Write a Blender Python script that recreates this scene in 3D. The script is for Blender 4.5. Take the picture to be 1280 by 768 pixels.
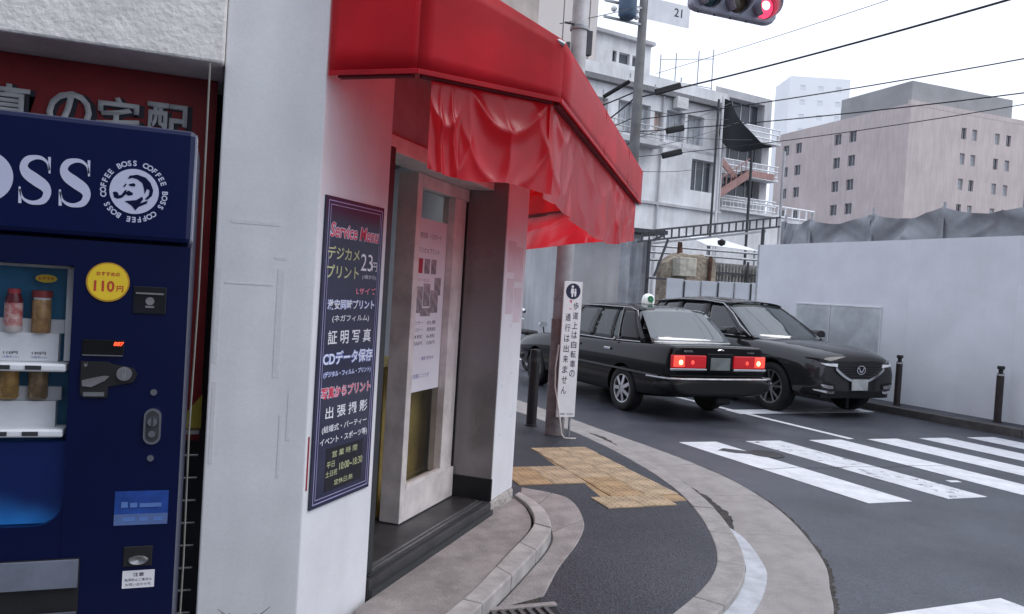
import bpy, bmesh, math, random
from mathutils import Vector, Matrix
random.seed(7)
for o in list(bpy.data.objects): bpy.data.objects.remove(o)
S = bpy.context.scene
COL = S.collection
R = math.radians

# ---------------------------------------------------------------- camera
cd = bpy.data.cameras.new('camera'); cam = bpy.data.objects.new('camera', cd); COL.objects.link(cam)
cd.sensor_width = 36.0; cd.lens = 988.0 / 1280.0 * 36.0; cd.clip_start = 0.05; cd.clip_end = 3000
YAW, PIT, ROLL = R(20.4), R(1.2), R(3.5)
fw = Vector((math.sin(YAW) * math.cos(PIT), math.cos(YAW) * math.cos(PIT), -math.sin(PIT)))
rt = Vector((math.cos(YAW), -math.sin(YAW), 0)); up = rt.cross(fw)
rt2 = rt * math.cos(ROLL) + up * math.sin(ROLL); up2 = up * math.cos(ROLL) - rt * math.sin(ROLL)
m = Matrix.Identity(4)
for i in range(3): m[i][0] = rt2[i]; m[i][1] = up2[i]; m[i][2] = -fw[i]
m[0][3], m[1][3], m[2][3] = 0, 0, 1.6
cam.matrix_world = m
S.camera = cam

# ---------------------------------------------------------------- sky, sun, exposure (overcast)
W = bpy.data.worlds.new('World'); S.world = W; W.use_nodes = True
nt = W.node_tree; nt.nodes.clear()
sky = nt.nodes.new('ShaderNodeTexSky'); sky.sky_type = 'NISHITA'; sky.sun_disc = False
sky.sun_elevation = R(52); sky.sun_rotation = R(122); sky.air_density = 1.0; sky.dust_density = 4.0
cloud = nt.nodes.new('ShaderNodeMix'); cloud.data_type = 'RGBA'
cloud.inputs[0].default_value = 0.9
cloud.inputs[7].default_value = (8.7, 9.4, 11.0, 1)      # even cloud deck
hsv = nt.nodes.new('ShaderNodeHueSaturation'); hsv.inputs['Saturation'].default_value = 0.35
bg = nt.nodes.new('ShaderNodeBackground'); bg.inputs['Strength'].default_value = 0.1
out = nt.nodes.new('ShaderNodeOutputWorld')
nt.links.new(sky.outputs[0], hsv.inputs['Color']); nt.links.new(hsv.outputs[0], cloud.inputs[6])
nt.links.new(cloud.outputs[2], bg.inputs['Color']); nt.links.new(bg.outputs[0], out.inputs[0])
sd = bpy.data.lights.new('sun', 'SUN'); sun = bpy.data.objects.new('sun', sd); COL.objects.link(sun)
sd.energy = 0.9; sd.angle = R(35); sd.color = (1, 0.985, 0.96)
# same direction as the sky's sun
az, el = R(122), R(52)
sun.rotation_euler = Vector((-math.sin(az) * math.cos(el), -math.cos(az) * math.cos(el), -math.sin(el))).to_track_quat('-Z', 'Y').to_euler()
vs = S.view_settings; vs.view_transform = 'Standard'; vs.look = 'None'; vs.exposure = 0.5; vs.gamma = 1.0; vs.use_curve_mapping = False

# ---------------------------------------------------------------- materials
MATS = {}
def pm(name, col, rough=.6, metal=0., var=.12, vs_=6., bump=.15, bs=80., spec=.5, coat=0., emit=None, es=1., trans=0., alpha=1., ior=1.45, col2=None, lo=.35, hi=.65, dist=.004, rvar=0., grain=0., gs=260., streak=0.):
    """procedural Principled material: two noise octaves drive colour, roughness and bump"""
    if name in MATS: return MATS[name]
    M = bpy.data.materials.new(name); M.use_nodes = True; MATS[name] = M
    n = M.node_tree.nodes; l = M.node_tree.links; b = n['Principled BSDF']
    b.inputs['Roughness'].default_value = rough; b.inputs['Metallic'].default_value = metal
    b.inputs['Specular IOR Level'].default_value = spec; b.inputs['IOR'].default_value = ior
    b.inputs['Coat Weight'].default_value = coat; b.inputs['Coat Roughness'].default_value = .04
    b.inputs['Transmission Weight'].default_value = trans; b.inputs['Alpha'].default_value = alpha
    tc = n.new('ShaderNodeTexCoord')
    nz = n.new('ShaderNodeTexNoise'); nz.inputs['Scale'].default_value = vs_; nz.inputs['Detail'].default_value = 6
    nz.inputs['Roughness'].default_value = .62
    l.new(tc.outputs['Object'], nz.inputs['Vector'])
    mr = n.new('ShaderNodeMapRange'); mr.inputs[1].default_value = lo; mr.inputs[2].default_value = hi
    l.new(nz.outputs['Fac'], mr.inputs[0])
    mx = n.new('ShaderNodeMix'); mx.data_type = 'RGBA'
    c2 = col2 if col2 else tuple(max(0, c * (1 - 2 * var)) for c in col)
    mx.inputs[6].default_value = (*c2, 1); mx.inputs[7].default_value = (*[c * (1 + (0 if col2 else var * .4)) for c in col], 1)
    l.new(mr.outputs[0], mx.inputs[0]); csock = mx.outputs[2]
    def times(sock, scale, amt, stretch=None, det=3., lo_=.3, hi_=.7):
        g = n.new('ShaderNodeTexNoise'); g.inputs['Scale'].default_value = scale; g.inputs['Detail'].default_value = det
        if stretch:
            mp = n.new('ShaderNodeMapping'); mp.inputs['Scale'].default_value = stretch; l.new(tc.outputs['Object'], mp.inputs[0]); l.new(mp.outputs[0], g.inputs['Vector'])
        else: l.new(tc.outputs['Object'], g.inputs['Vector'])
        r2 = n.new('ShaderNodeMapRange'); r2.inputs[1].default_value = lo_; r2.inputs[2].default_value = hi_; r2.inputs[3].default_value = 1 - amt; r2.inputs[4].default_value = 1 + amt * .5
        l.new(g.outputs['Fac'], r2.inputs[0])
        mu = n.new('ShaderNodeMix'); mu.data_type = 'RGBA'; mu.blend_type = 'MULTIPLY'; mu.inputs[0].default_value = 1
        l.new(sock, mu.inputs[6]); l.new(r2.outputs[0], mu.inputs[7]); return mu.outputs[2]
    if grain: csock = times(csock, gs, grain)
    if streak: csock = times(csock, 2., streak, (1.6, 1.6, .2), 8., .35, .65)
    l.new(csock, b.inputs['Base Color'])
    if rvar:
        m2 = n.new('ShaderNodeMapRange'); m2.inputs[1].default_value = .35; m2.inputs[2].default_value = .65
        m2.inputs[3].default_value = max(.02, rough - rvar); m2.inputs[4].default_value = min(1, rough + rvar)
        nz3 = n.new('ShaderNodeTexNoise'); nz3.inputs['Scale'].default_value = vs_ * .6; nz3.inputs['Detail'].default_value = 3
        l.new(tc.outputs['Object'], nz3.inputs['Vector']); l.new(nz3.outputs['Fac'], m2.inputs[0]); l.new(m2.outputs[0], b.inputs['Roughness'])
    if bump:
        n2 = n.new('ShaderNodeTexNoise'); n2.inputs['Scale'].default_value = bs; n2.inputs['Detail'].default_value = 4
        l.new(tc.outputs['Object'], n2.inputs['Vector'])
        bp = n.new('ShaderNodeBump'); bp.inputs['Strength'].default_value = bump; bp.inputs['Distance'].default_value = dist
        l.new(n2.outputs['Fac'], bp.inputs['Height']); l.new(bp.outputs[0], b.inputs['Normal'])
    if emit:
        b.inputs['Emission Color'].default_value = (*emit, 1); b.inputs['Emission Strength'].default_value = es
    return M

def asphalt(name, col, speck, rough, sc=170.):
    M = pm(name, col, rough, var=.16, vs_=1.1, bump=0, rvar=.12)
    n = M.node_tree.nodes; l = M.node_tree.links; b = n['Principled BSDF']
    tc = [x for x in n if x.type == 'TEX_COORD'][0]
    v = n.new('ShaderNodeTexVoronoi'); v.inputs['Scale'].default_value = sc; l.new(tc.outputs['Object'], v.inputs['Vector'])
    old = b.inputs['Base Color'].links[0].from_socket
    mr = n.new('ShaderNodeMapRange'); mr.inputs[1].default_value = .0; mr.inputs[2].default_value = 1; mr.inputs[3].default_value = 1 - speck; mr.inputs[4].default_value = 1 + speck * 1.6
    sep = n.new('ShaderNodeSeparateColor'); l.new(v.outputs['Color'], sep.inputs[0]); l.new(sep.outputs[0], mr.inputs[0])
    mu = n.new('ShaderNodeMix'); mu.data_type = 'RGBA'; mu.blend_type = 'MULTIPLY'; mu.inputs[0].default_value = 1
    l.new(old, mu.inputs[6]); l.new(mr.outputs[0], mu.inputs[7]); l.new(mu.outputs[2], b.inputs['Base Color'])
    bp = n.new('ShaderNodeBump'); bp.inputs['Strength'].default_value = .55; bp.inputs['Distance'].default_value = .004
    l.new(v.outputs['Distance'], bp.inputs['Height']); l.new(bp.outputs[0], b.inputs['Normal'])
    return M

def worn_paint(name, col, under, wear, sc=9.):
    """road paint with chipped patches that show the asphalt"""
    M = pm(name, col, .5, var=.10, vs_=4, bump=.3, bs=150)
    n = M.node_tree.nodes; l = M.node_tree.links; b = n['Principled BSDF']
    tc = [x for x in n if x.type == 'TEX_COORD'][0]
    nz = n.new('ShaderNodeTexNoise'); nz.inputs['Scale'].default_value = sc; nz.inputs['Detail'].default_value = 9; nz.inputs['Roughness'].default_value = .7
    l.new(tc.outputs['Object'], nz.inputs['Vector'])
    mr = n.new('ShaderNodeMapRange'); mr.inputs[1].default_value = wear - .03; mr.inputs[2].default_value = wear + .05
    l.new(nz.outputs['Fac'], mr.inputs[0])
    old = b.inputs['Base Color'].links[0].from_socket
    mx = n.new('ShaderNodeMix'); mx.data_type = 'RGBA'; l.new(mr.outputs[0], mx.inputs[0]); mx.inputs[6].default_value = (*under, 1)
    l.new(old, mx.inputs[7]); l.new(mx.outputs[2], b.inputs['Base Color'])
    return M

def fabric(name, col, tr, rough=.45, spec=.4):
    M = pm(name, col, rough, var=.2, vs_=2.2, bump=.3, bs=420, dist=.001, spec=spec, streak=.2, grain=.06, gs=300)
    n = M.node_tree.nodes; l = M.node_tree.links; b = n['Principled BSDF']; o = n['Material Output']
    t = n.new('ShaderNodeBsdfTranslucent'); t.inputs[0].default_value = (min(.97, col[0] * 1.55), col[1] * .8, col[2] * .8, 1)
    b.inputs['Sheen Weight'].default_value = .35; b.inputs['Sheen Roughness'].default_value = .35; b.inputs['Sheen Tint'].default_value = (1, .85, .88, 1)
    mx = n.new('ShaderNodeMixShader'); mx.inputs[0].default_value = tr
    l.new(b.outputs[0], mx.inputs[1]); l.new(t.outputs[0], mx.inputs[2]); l.new(mx.outputs[0], o.inputs[0])
    return M

# ---------------------------------------------------------------- mesh builder
ORG = {}
class MB:
    def __init__(s): s.v = []; s.f = []
    def add(s, vs, fs):
        k = len(s.v); s.v += [Vector(p) for p in vs]; s.f += [[i + k for i in f] for f in fs]; return s
    def box(s, x0, x1, y0, y1, z0, z1, fr=None):
        P = [(x, y, z) for z in (z0, z1) for y in (y0, y1) for x in (x0, x1)]
        if fr: P = [fr(*p) for p in P]
        return s.add(P, [(0, 2, 3, 1), (4, 5, 7, 6), (0, 1, 5, 4), (2, 6, 7, 3), (0, 4, 6, 2), (1, 3, 7, 5)])
    def prism(s, poly, z0, z1, fr=None):
        n = len(poly); a = [(p[0], p[1], z0) for p in poly]; b = [(p[0], p[1], z1) for p in poly]
        if fr: a = [fr(*p) for p in a]; b = [fr(*p) for p in b]
        return s.add(a + b, [tuple(reversed(range(n))), tuple(range(n, 2 * n))] + [(i, (i + 1) % n, n + (i + 1) % n, n + i) for i in range(n)])
    def extr(s, poly, vec):
        n = len(poly); vec = Vector(vec); a = [Vector(p) for p in poly]; b = [p + vec for p in a]
        return s.add(a + b, [tuple(range(n)), tuple(reversed(range(n, 2 * n)))] + [((i + 1) % n, i, n + i, n + (i + 1) % n) for i in range(n)])
    def bar(s, a, b, w, h=None, upv=(0, 0, 1)):
        a, b = Vector(a), Vector(b); d = (b - a).normalized(); h = h or w; upv = Vector(upv)
        if abs(d.dot(upv)) > .98: upv = Vector((1, 0, 0))
        r = d.cross(upv).normalized(); u = r.cross(d)
        c = [(-w / 2, -h / 2), (w / 2, -h / 2), (w / 2, h / 2), (-w / 2, h / 2)]
        P = [a + r * x + u * y for x, y in c] + [b + r * x + u * y for x, y in c]
        return s.add(P, [(0, 1, 2, 3), (7, 6, 5, 4), (0, 4, 5, 1), (1, 5, 6, 2), (2, 6, 7, 3), (3, 7, 4, 0)])
    def tube(s, pts, r, n=8, cap=True):
        pts = [Vector(p) for p in pts]; k = len(s.v); N = len(pts)
        rr = r if isinstance(r, (list, tuple)) else [r] * N
        pu = None
        for i, p in enumerate(pts):
            d = (pts[min(i + 1, N - 1)] - pts[max(i - 1, 0)]).normalized()
            if pu is None: pu = Vector((0, 0, 1)) if abs(d.z) < .95 else Vector((1, 0, 0))
            a = d.cross(pu).normalized(); pu = a.cross(d).normalized()
            for j in range(n):
                t = 2 * math.pi * j / n; s.v.append(p + (a * math.cos(t) + pu * math.sin(t)) * rr[i])
        for i in range(N - 1):
            for j in range(n):
                s.f.append([k + i * n + j, k + i * n + (j + 1) % n, k + (i + 1) * n + (j + 1) % n, k + (i + 1) * n + j])
        if cap: s.f.append([k + j for j in reversed(range(n))]); s.f.append([k + (N - 1) * n + j for j in range(n)])
        return s
    def lathe(s, prof, n=16, M=None, closed=False, cap=True):
        """prof: (radius, height) about +z; M maps to place"""
        M = M or Matrix.Identity(4); k = len(s.v); N = len(prof)
        for r, h in prof:
            for j in range(n):
                t = 2 * math.pi * j / n; s.v.append(M @ Vector((r * math.cos(t), r * math.sin(t), h)))
        for i in range(N if closed else N - 1):
            i2 = (i + 1) % N
            for j in range(n): s.f.append([k + i * n + j, k + i * n + (j + 1) % n, k + i2 * n + (j + 1) % n, k + i2 * n + j])
        if not closed and cap:
            if prof[0][0] > 1e-4: s.f.append([k + j for j in reversed(range(n))])
            if prof[-1][0] > 1e-4: s.f.append([k + (N - 1) * n + j for j in range(n)])
        return s
    def grid(s, fn, nu, nv):
        k = len(s.v)
        for i in range(nu + 1):
            for j in range(nv + 1): s.v.append(Vector(fn(i / nu, j / nv)))
        for i in range(nu):
            for j in range(nv):
                a = k + i * (nv + 1) + j; s.f.append([a, a + nv + 1, a + nv + 2, a + 1])
        return s
    def poly(s, pts): return s.add(pts, [tuple(range(len(pts)))])
    def xf(s, M):
        s.v = [M @ p for p in s.v]; return s
    def build(s, name, mat, parent=None, smooth=False, bevel=0, solid=0, fixn=True, base=False, sub=0, merge=False):
        me = bpy.data.meshes.new(name)
        lo = Vector([min(p[i] for p in s.v) for i in range(3)]); hi = Vector([max(p[i] for p in s.v) for i in range(3)])
        c = (lo + hi) / 2
        if base: c.z = lo.z
        me.from_pydata([tuple(p - c) for p in s.v], [], s.f)
        if fixn or merge:
            bm = bmesh.new(); bm.from_mesh(me)
            if merge: bmesh.ops.remove_doubles(bm, verts=bm.verts, dist=1e-5)
            bmesh.ops.recalc_face_normals(bm, faces=bm.faces); bm.to_mesh(me); bm.free()
        me.update()
        if mat: me.materials.append(mat)
        if smooth: me.shade_smooth()
        return place(name, me, c, parent, bevel, solid, sub)

def place(name, me, c, parent=None, bevel=0, solid=0, sub=0):
    o = bpy.data.objects.new(name, me); COL.objects.link(o)
    c = Vector(c)
    if parent is not None: o.parent = parent; o.location = c - ORG[parent.name]
    else: o.location = c
    ORG[o.name] = c
    if solid:
        q = o.modifiers.new('solid', 'SOLIDIFY'); q.thickness = solid; q.offset = 0
    if bevel:
        q = o.modifiers.new('bevel', 'BEVEL'); q.width = bevel; q.segments = 2; q.limit_method = 'ANGLE'; q.angle_limit = R(40)
    if sub:
        q = o.modifiers.new('sub', 'SUBSURF'); q.levels = sub; q.render_levels = sub
    return o

def smooth_by_angle(o, a=35):
    me = o.data; me.shade_smooth()
    try: me.set_sharp_from_angle(angle=R(a))
    except Exception: pass
    return o

def thing(name, label, cat, loc=(0, 0, 0), rz=0, group=None, local=False):
    o = bpy.data.objects.new(name, None); COL.objects.link(o); o.empty_display_size = .2
    o.location = loc; o.rotation_euler.z = rz; ORG[o.name] = Vector((0, 0, 0)) if local else Vector(loc)
    return tag(o, label, cat, group)
def tag(o, label, cat, group=None):
    o['label'] = label; o['category'] = cat
    if group: o['group'] = group
    return o
def struct(o, label=None):
    o['kind'] = 'structure'
    if label: o['label'] = label
    return o
def copy_tree(o, parent=None):
    c = o.copy(); COL.objects.link(c)
    if parent: c.parent = parent
    for ch in list(o.children): copy_tree(ch, c)
    return c

_dg = None
def text_mesh(s, bold=0.):
    cu = bpy.data.curves.new('t', 'FONT'); cu.body = s; cu.offset = bold; cu.resolution_u = 3; cu.fill_mode = 'FRONT'
    ob = bpy.data.objects.new('t', cu); COL.objects.link(ob)
    dg = bpy.context.evaluated_depsgraph_get(); me = bpy.data.meshes.new_from_object(ob.evaluated_get(dg))
    bpy.data.objects.remove(ob); bpy.data.curves.remove(cu)
    return me
def frame_m(o, ex, ey):
    ex = Vector(ex).normalized(); ey = Vector(ey).normalized(); ez = ex.cross(ey); M = Matrix.Identity(4)
    for i in range(3): M[i][0] = ex[i]; M[i][1] = ey[i]; M[i][2] = ez[i]; M[i][3] = o[i]
    return M
def lettering(s, M, x, y, w, h, mat, parent, bold=0., name='lettering', slant=0., rot=0.):
    """flat printed text scaled into the box centred at x, y in frame M"""
    me = text_mesh(s, bold)
    if not me.vertices: return None
    xs = [v.co.x for v in me.vertices]; ys = [v.co.y for v in me.vertices]
    cx, cy = (min(xs) + max(xs)) / 2, (min(ys) + max(ys)) / 2; sx = w / max(1e-6, max(xs) - min(xs)); sy = h / max(1e-6, max(ys) - min(ys))
    c = M @ Vector((x, y, 0)); ca, sa = math.cos(rot), math.sin(rot)
    for v in me.vertices:
        a = (v.co.x - cx) * sx; b = (v.co.y - cy) * sy; a += slant * b; a, b = a * ca - b * sa, a * sa + b * ca
        v.co = M @ Vector((x + a, y + b, 0)) - c
    me.materials.clear(); me.materials.append(mat); me.name = name
    return place(name, me, c, parent)
def plate(M, x0, x1, y0, y1, t, mat, name, parent, bevel=0, z=0):
    return MB().box(x0, x1, y0, y1, z, z + t).xf(M).build(name, mat, parent, bevel=bevel)
def disc(M, x, y, r, t, mat, name, parent, z=0, n=32, ry=None, smooth=False):
    return MB().lathe([(r, 0), (r, t)], n, M @ Matrix.Translation((x, y, z)) @ Matrix.Diagonal((1, (ry or r) / r, 1, 1))).build(name, mat, parent)
def ell(cx, cy, rx, ry, n=24, a0=0, a1=2 * math.pi):
    return [(cx + rx * math.cos(a0 + (a1 - a0) * i / n), cy + ry * math.sin(a0 + (a1 - a0) * i / n)) for i in range(n + (0 if abs(a1 - a0) > 6.28 else 1))]
def flat(M, poly, t, mat, name, parent, z=0):
    return MB().prism(poly, z, z + t).xf(M).build(name, mat, parent)

# ---------------------------------------------------------------- materials used
ROADC = (.062, .067, .082)
m_road = asphalt('road_asphalt', ROADC, .28, .42, 130)
m_walk = asphalt('walk_asphalt', (.029, .032, .042), .5, .5, 95)
m_paint = worn_paint('road_paint', (.72, .73, .76), ROADC, .33)
m_paint_worn = worn_paint('road_paint_worn', (.68, .69, .72), ROADC, .395, 6)
m_conc = pm('kerb_concrete', (.35, .333, .322), .8, var=.12, vs_=9, bump=.6, bs=90, dist=.004, grain=.22, gs=180)
m_conc2 = pm('gutter_concrete', (.33, .31, .30), .75, var=.10, vs_=6, bump=.6, bs=100, dist=.004, grain=.22, gs=200)
m_conc3 = pm('apron_concrete', (.33, .302, .29), .7, var=.16, vs_=6, bump=.7, bs=70, dist=.005, grain=.2, gs=160)
m_mortar = pm('mortar', (.5, .52, .56), .8, var=.12, vs_=8, bump=.5, bs=70)
m_mud = pm('gutter_dirt', (.05, .042, .035), .7, var=.4, vs_=14, bump=1, bs=60, dist=.01)
m_tile = pm('tactile_yellow', (.50, .385, .25), .75, var=.2, grain=.2, gs=150, vs_=5, bump=.4, bs=120)
m_tile2 = pm('tactile_orange', (.46, .32, .175), .75, var=.2, grain=.2, gs=150, vs_=5, bump=.4, bs=120)
m_white = pm('white_panel', (.75, .76, .79), .42, var=.05, vs_=2.2, bump=.12, bs=60, dist=.003, rvar=.08, grain=.04, gs=120, streak=.09)
m_stucco = pm('white_stucco', (.8, .79, .76), .9, var=.08, vs_=9, bump=.5, bs=45, dist=.012)
m_tape = pm('tape_residue', (.66, .665, .69), .7, var=.04, vs_=40)
m_red = fabric('awning_red', (.70, .024, .045), .52, .5, .4)
m_vinyl = fabric('valance_vinyl', (.70, .024, .042), .52, .26, .8)
m_steel = pm('dark_stainless', (.30, .285, .285), .3, .4, var=.1, vs_=2, bump=.05, bs=300, rvar=.1)
m_blk = pm('black_rubber', (.012, .012, .014), .6, var=.2, vs_=10)
m_dark = pm('dark_frame', (.05, .055, .06), .45, .3, var=.1, vs_=4)
m_sill = pm('sill_tile', (.05, .05, .052), .45, var=.2, vs_=5, bump=.2, rvar=.12)
m_alu = pm('aluminium', (.42, .42, .43), .4, .9, var=.15, vs_=8)
m_woodw = pm('white_painted_wood', (.74, .69, .66), .5, var=.14, vs_=5, bump=.25, bs=40)
m_paper = pm('paper', (.74, .73, .77), .7, var=.04, vs_=3, bump=.05)
m_ink = pm('ink', (.03, .03, .05), .6, var=.1)
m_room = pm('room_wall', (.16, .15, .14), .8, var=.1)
def glass(name, tint, alpha, rough=.03, ior=1.6):
    return pm(name, tint, rough, var=.02, bump=0, spec=.6, alpha=alpha, ior=ior)
m_glass = glass('shop_glass', (.03, .035, .035), .2, .03, 2.0)
m_chrome = pm('chrome', (.75, .76, .78), .12, 1, var=.03, bump=0)
m_galv = pm('galvanised', (.40, .41, .43), .5, .6, var=.15, vs_=14, bump=.1)
m_pole = pm('pole_grey', (.50, .49, .50), .55, .1, var=.12, vs_=5, bump=.2)
m_sleeve = pm('pole_sleeve', (.24, .22, .215), .7, var=.2, vs_=9, bump=.5, bs=60)
m_bol = pm('bollard_brown', (.035, .025, .025), .45, var=.15, vs_=9)
m_boltop = pm('bollard_cap', (.015, .015, .017), .4)
m_reflect = pm('reflector_band', (.45, .45, .46), .3, .3)
# ================================================================ the ground
struct(MB().box(-500, 500, -400, 700, -.25, -.006).build('ground', pm('far_ground', (.09, .09, .095), .9, vs_=.3)))
road = struct(MB().box(-40, 40, -30, 90, -.2, 0).build('road', m_road))
# crosswalk over the street of the cars
xs_far = (4.95, 5.87, 6.81, 7.74, 8.63, 9.5)
for i, x in enumerate(xs_far):
    x1 = x + .23; yf = 7.65 + .02 * i; yn = 5.1 + .02 * i
    MB().prism([(x, yf), (x1, yn), (x1 + .48, yn), (x + .5, yf + .01)], .001, .005).build('crosswalk_stripe', m_paint_worn if i == 1 else m_paint, road)
MB().prism([(3.16, 3.17), (3.16, 2.72), (4.36, 2.76), (4.30, 3.22)], .001, .005).build('crosswalk_stripe', m_paint, road)
MB().prism([(3.4, 2.27), (3.4, 1.82), (4.42, 1.86), (4.38, 2.31)], .001, .005).build('crosswalk_stripe', m_paint, road)
MB().prism([(7.46, 7.74), (7.26, 10.0), (5.9, 26), (6.02, 26), (7.38, 10.0), (7.56, 7.74)], .001, .004).build('lane_line', m_paint, road)
MB().prism([(7.2, 9.95), (7.22, 9.6), (9.98, 9.83), (9.95, 10.2)], .0015, .0052).build('stop_line', m_paint, road)
MB().prism([(6.74, 5.64), (6.87, 5.63), (6.88, 5.69), (6.75, 5.71)], .001, .005).build('paint_fleck', m_paint, road)
q = MB(); pts = [(4.95, 6.35), (5.2, 6.32), (5.5, 6.36), (5.85, 6.30), (6.2, 6.33), (6.6, 6.27), (7.0, 6.31), (7.4, 6.26)]
for (xa, ya), (xb, yb_) in zip(pts, pts[1:]): q.add([(xa, ya, .0058), (xb, yb_, .0058), (xb, yb_ + .012, .0058), (xa, ya + .010, .0058)], [(0, 1, 2, 3)])
q.build('surface_crack', m_mud, road)
mh = MB().lathe([(.19, .0), (.19, .007), (.165, .007), (.165, .0055), (0, .0055)], 32, Matrix.Translation((5.62, 6.98, 0))).build('manhole_cover', pm('cast_iron', (.05, .05, .05), .5, .6, bump=.6, bs=90), None)
tag(mh, 'small round dark iron manhole cover in the nearest crosswalk stripe', 'manhole cover')
MB().prism([(5.16, 7.2), (5.3, 7.3), (5.5, 7.12), (5.44, 6.98), (5.28, 7.05)], .0052, .0068).build('tar_patch', pm('tar', (.05, .05, .055), .6), road)

def catmull(P, n=8):
    out = []
    for i in range(len(P) - 1):
        p0, p1, p2, p3 = P[max(i - 1, 0)], P[i], P[i + 1], P[min(i + 2, len(P) - 1)]
        for k in range(n):
            t = k / n
            out.append(tuple(.5 * ((2 * b) + (-a + c) * t + (2 * a - 5 * b + 4 * c - d) * t * t + (-a + 3 * b - 3 * c + d) * t ** 3) for a, b, c, d in zip(p0, p1, p2, p3)))
    return out + [tuple(P[-1])]
BC = [(3.2, 16, 3.75, 16), (3.62, 11, 4.15, 11), (3.83, 9.2, 4.3, 9.2), (3.95, 8.3, 4.37, 8.3), (3.97, 7.4, 4.44, 7.4), (3.93, 6.7, 4.47, 6.7), (3.84, 6.0, 4.45, 6.0), (3.71, 5.4, 4.3, 5.3), (3.54, 4.88, 4.11, 4.77), (3.33, 4.4, 3.87, 4.28), (3.1, 3.98, 3.62, 3.86), (2.82, 3.62, 3.36, 3.54), (2.4, 3.26, 3.02, 3.15), (1.7, 2.8, 2.3, 2.55), (.8, 2.4, 1.2, 1.95), (-.3, 2.05, -.2, 1.5), (-3, 1.75, -3, 1.25)]
BC = catmull(BC, 10)
Bp = [Vector((p[0], p[1])) for p in BC]; Cp = [Vector((p[2], p[3])) for p in BC]
Ap = []
for i, b in enumerate(Bp):
    d = (Bp[min(i + 1, len(Bp) - 1)] - Bp[max(i - 1, 0)]).normalized(); n = Vector((d.y, -d.x))   # to the sidewalk
    Ap.append(b + n * (.17 if b.y > 3.2 else .17))
if (Ap[60] - Cp[60]).length < (Bp[60] - Cp[60]).length: Ap = [b * 2 - a for a, b in zip(Ap, Bp)]
# sidewalk sheet of fine asphalt
wp = [tuple(a) for a in Ap] + [(-6, 1.9), (-6, 20), (2.9, 20)]
sidewalk = struct(MB().prism(wp, -.1, .058).build('sidewalk', m_walk))
kerb = struct(MB().prism([tuple(a + (b - a) * .04) for a, b in zip(Ap, Bp)] + [tuple(a + (b - a) * .9) for a, b in reversed(list(zip(Ap, Bp)))], -.1, .035).build('kerb', m_mud))
def strip_pieces(L, Rr, z0, zl, zr, length, gap, name, mat, parent, bevel=.008, start=0, jit=.003):
    acc = 0; i0 = start; out = []
    for i in range(start + 1, len(L)):
        acc += ((L[i] + Rr[i]) / 2 - (L[i - 1] + Rr[i - 1]) / 2).length
        if acc >= length or i == len(L) - 1:
            l = list(L[i0:i + 1]); r = list(Rr[i0:i + 1])
            def trim(a, b): return a + (b - a).normalized() * gap
            l[0] = trim(l[0], l[1]); r[0] = trim(r[0], r[1])
            q = MB(); dz = random.uniform(-jit, jit); n = len(l)
            top = [(p.x, p.y, zl + dz) for p in l] + [(p.x, p.y, zr + dz) for p in reversed(r)]
            bot = [(x, y, z0) for x, y, z in top]; N = 2 * n
            q.add(bot + top, [(k, (k + 1) % N, N + (k + 1) % N, N + k) for k in range(N)] + [(N + k, N + k + 1, N + N - 2 - k, N + N - 1 - k) for k in range(n - 1)] + [(k + 1, k, N - 1 - k, N - 2 - k) for k in range(n - 1)])
            out.append(q.build(name, mat, parent, bevel=bevel)); i0 = i; acc = 0
    return out
strip_pieces(Ap, [a + (b - a) * .97 for a, b in zip(Ap, Bp)], -.1, .066, .062, .62, .008, 'kerb_stone', m_conc, kerb)
gutter = struct(MB().prism([tuple(b) for b in Bp] + [tuple(b + (c - b) * .97) for b, c in reversed(list(zip(Bp, Cp)))], -.1, .004).build('gutter', m_mud))
strip_pieces([b + (c - b) * .06 for b, c in zip(Bp, Cp)], Cp, -.1, .016, .010, 1.05, .006, 'gutter_slab', m_conc2, gutter, bevel=.006)
# broken asphalt lip where the road meets the slabs
q = MB()
for i in range(20, len(Cp) - 25, 1):
    a, b = Cp[i], Cp[i + 1]; d = (b - a); n = Vector((d.y, -d.x)).normalized()
    if n.dot(Cp[i] - Bp[i]) < 0: n = -n
    w = random.uniform(.012, .035); w2 = random.uniform(.012, .035)
    q.add([(a.x, a.y, .0075), (b.x, b.y, .0075), ((b + n * w2).x, (b + n * w2).y, .0015), ((a + n * w).x, (a + n * w).y, .0015)], [(0, 1, 2, 3)])
q.build('joint_crack', m_mud, gutter)
# smear of pale cement along the kerb foot, and dirt caught in the channel
mp = catmull([(3.46, 4.72, 3.47, 4.70), (3.32, 4.4, 3.40, 4.37), (3.1, 3.98, 3.21, 3.95), (2.95, 3.78, 3.07, 3.73), (2.68, 3.5, 2.8, 3.44), (2.4, 3.27, 2.52, 3.2)], 6)
MB().prism([(p[0], p[1]) for p in mp] + [(p[2], p[3]) for p in reversed(mp)], .0, .024).build('cement_smear', m_mortar, gutter)
dp = catmull([(3.96, 7.35, 3.97, 7.35), (3.93, 6.7, 3.96, 6.7), (3.84, 6.0, 3.88, 6.0), (3.72, 5.42, 3.80, 5.4), (3.60, 5.03, 3.70, 5.02), (3.5, 4.78, 3.57, 4.76), (3.38, 4.5, 3.40, 4.5)], 8)
dd = MB().prism([(p[0], p[1]) for p in dp] + [(p[2] + random.uniform(-.012, .02), p[3]) for p in reversed(dp)], .0, .021).build('channel_dirt', m_mud, gutter)
dd['kind'] = 'stuff'
dp = catmull([(3.99, 8.25, 4.03, 8.25), (4.0, 7.95, 4.12, 7.95), (3.99, 7.6, 4.09, 7.6), (3.97, 7.3, 3.99, 7.3)], 8)
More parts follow.
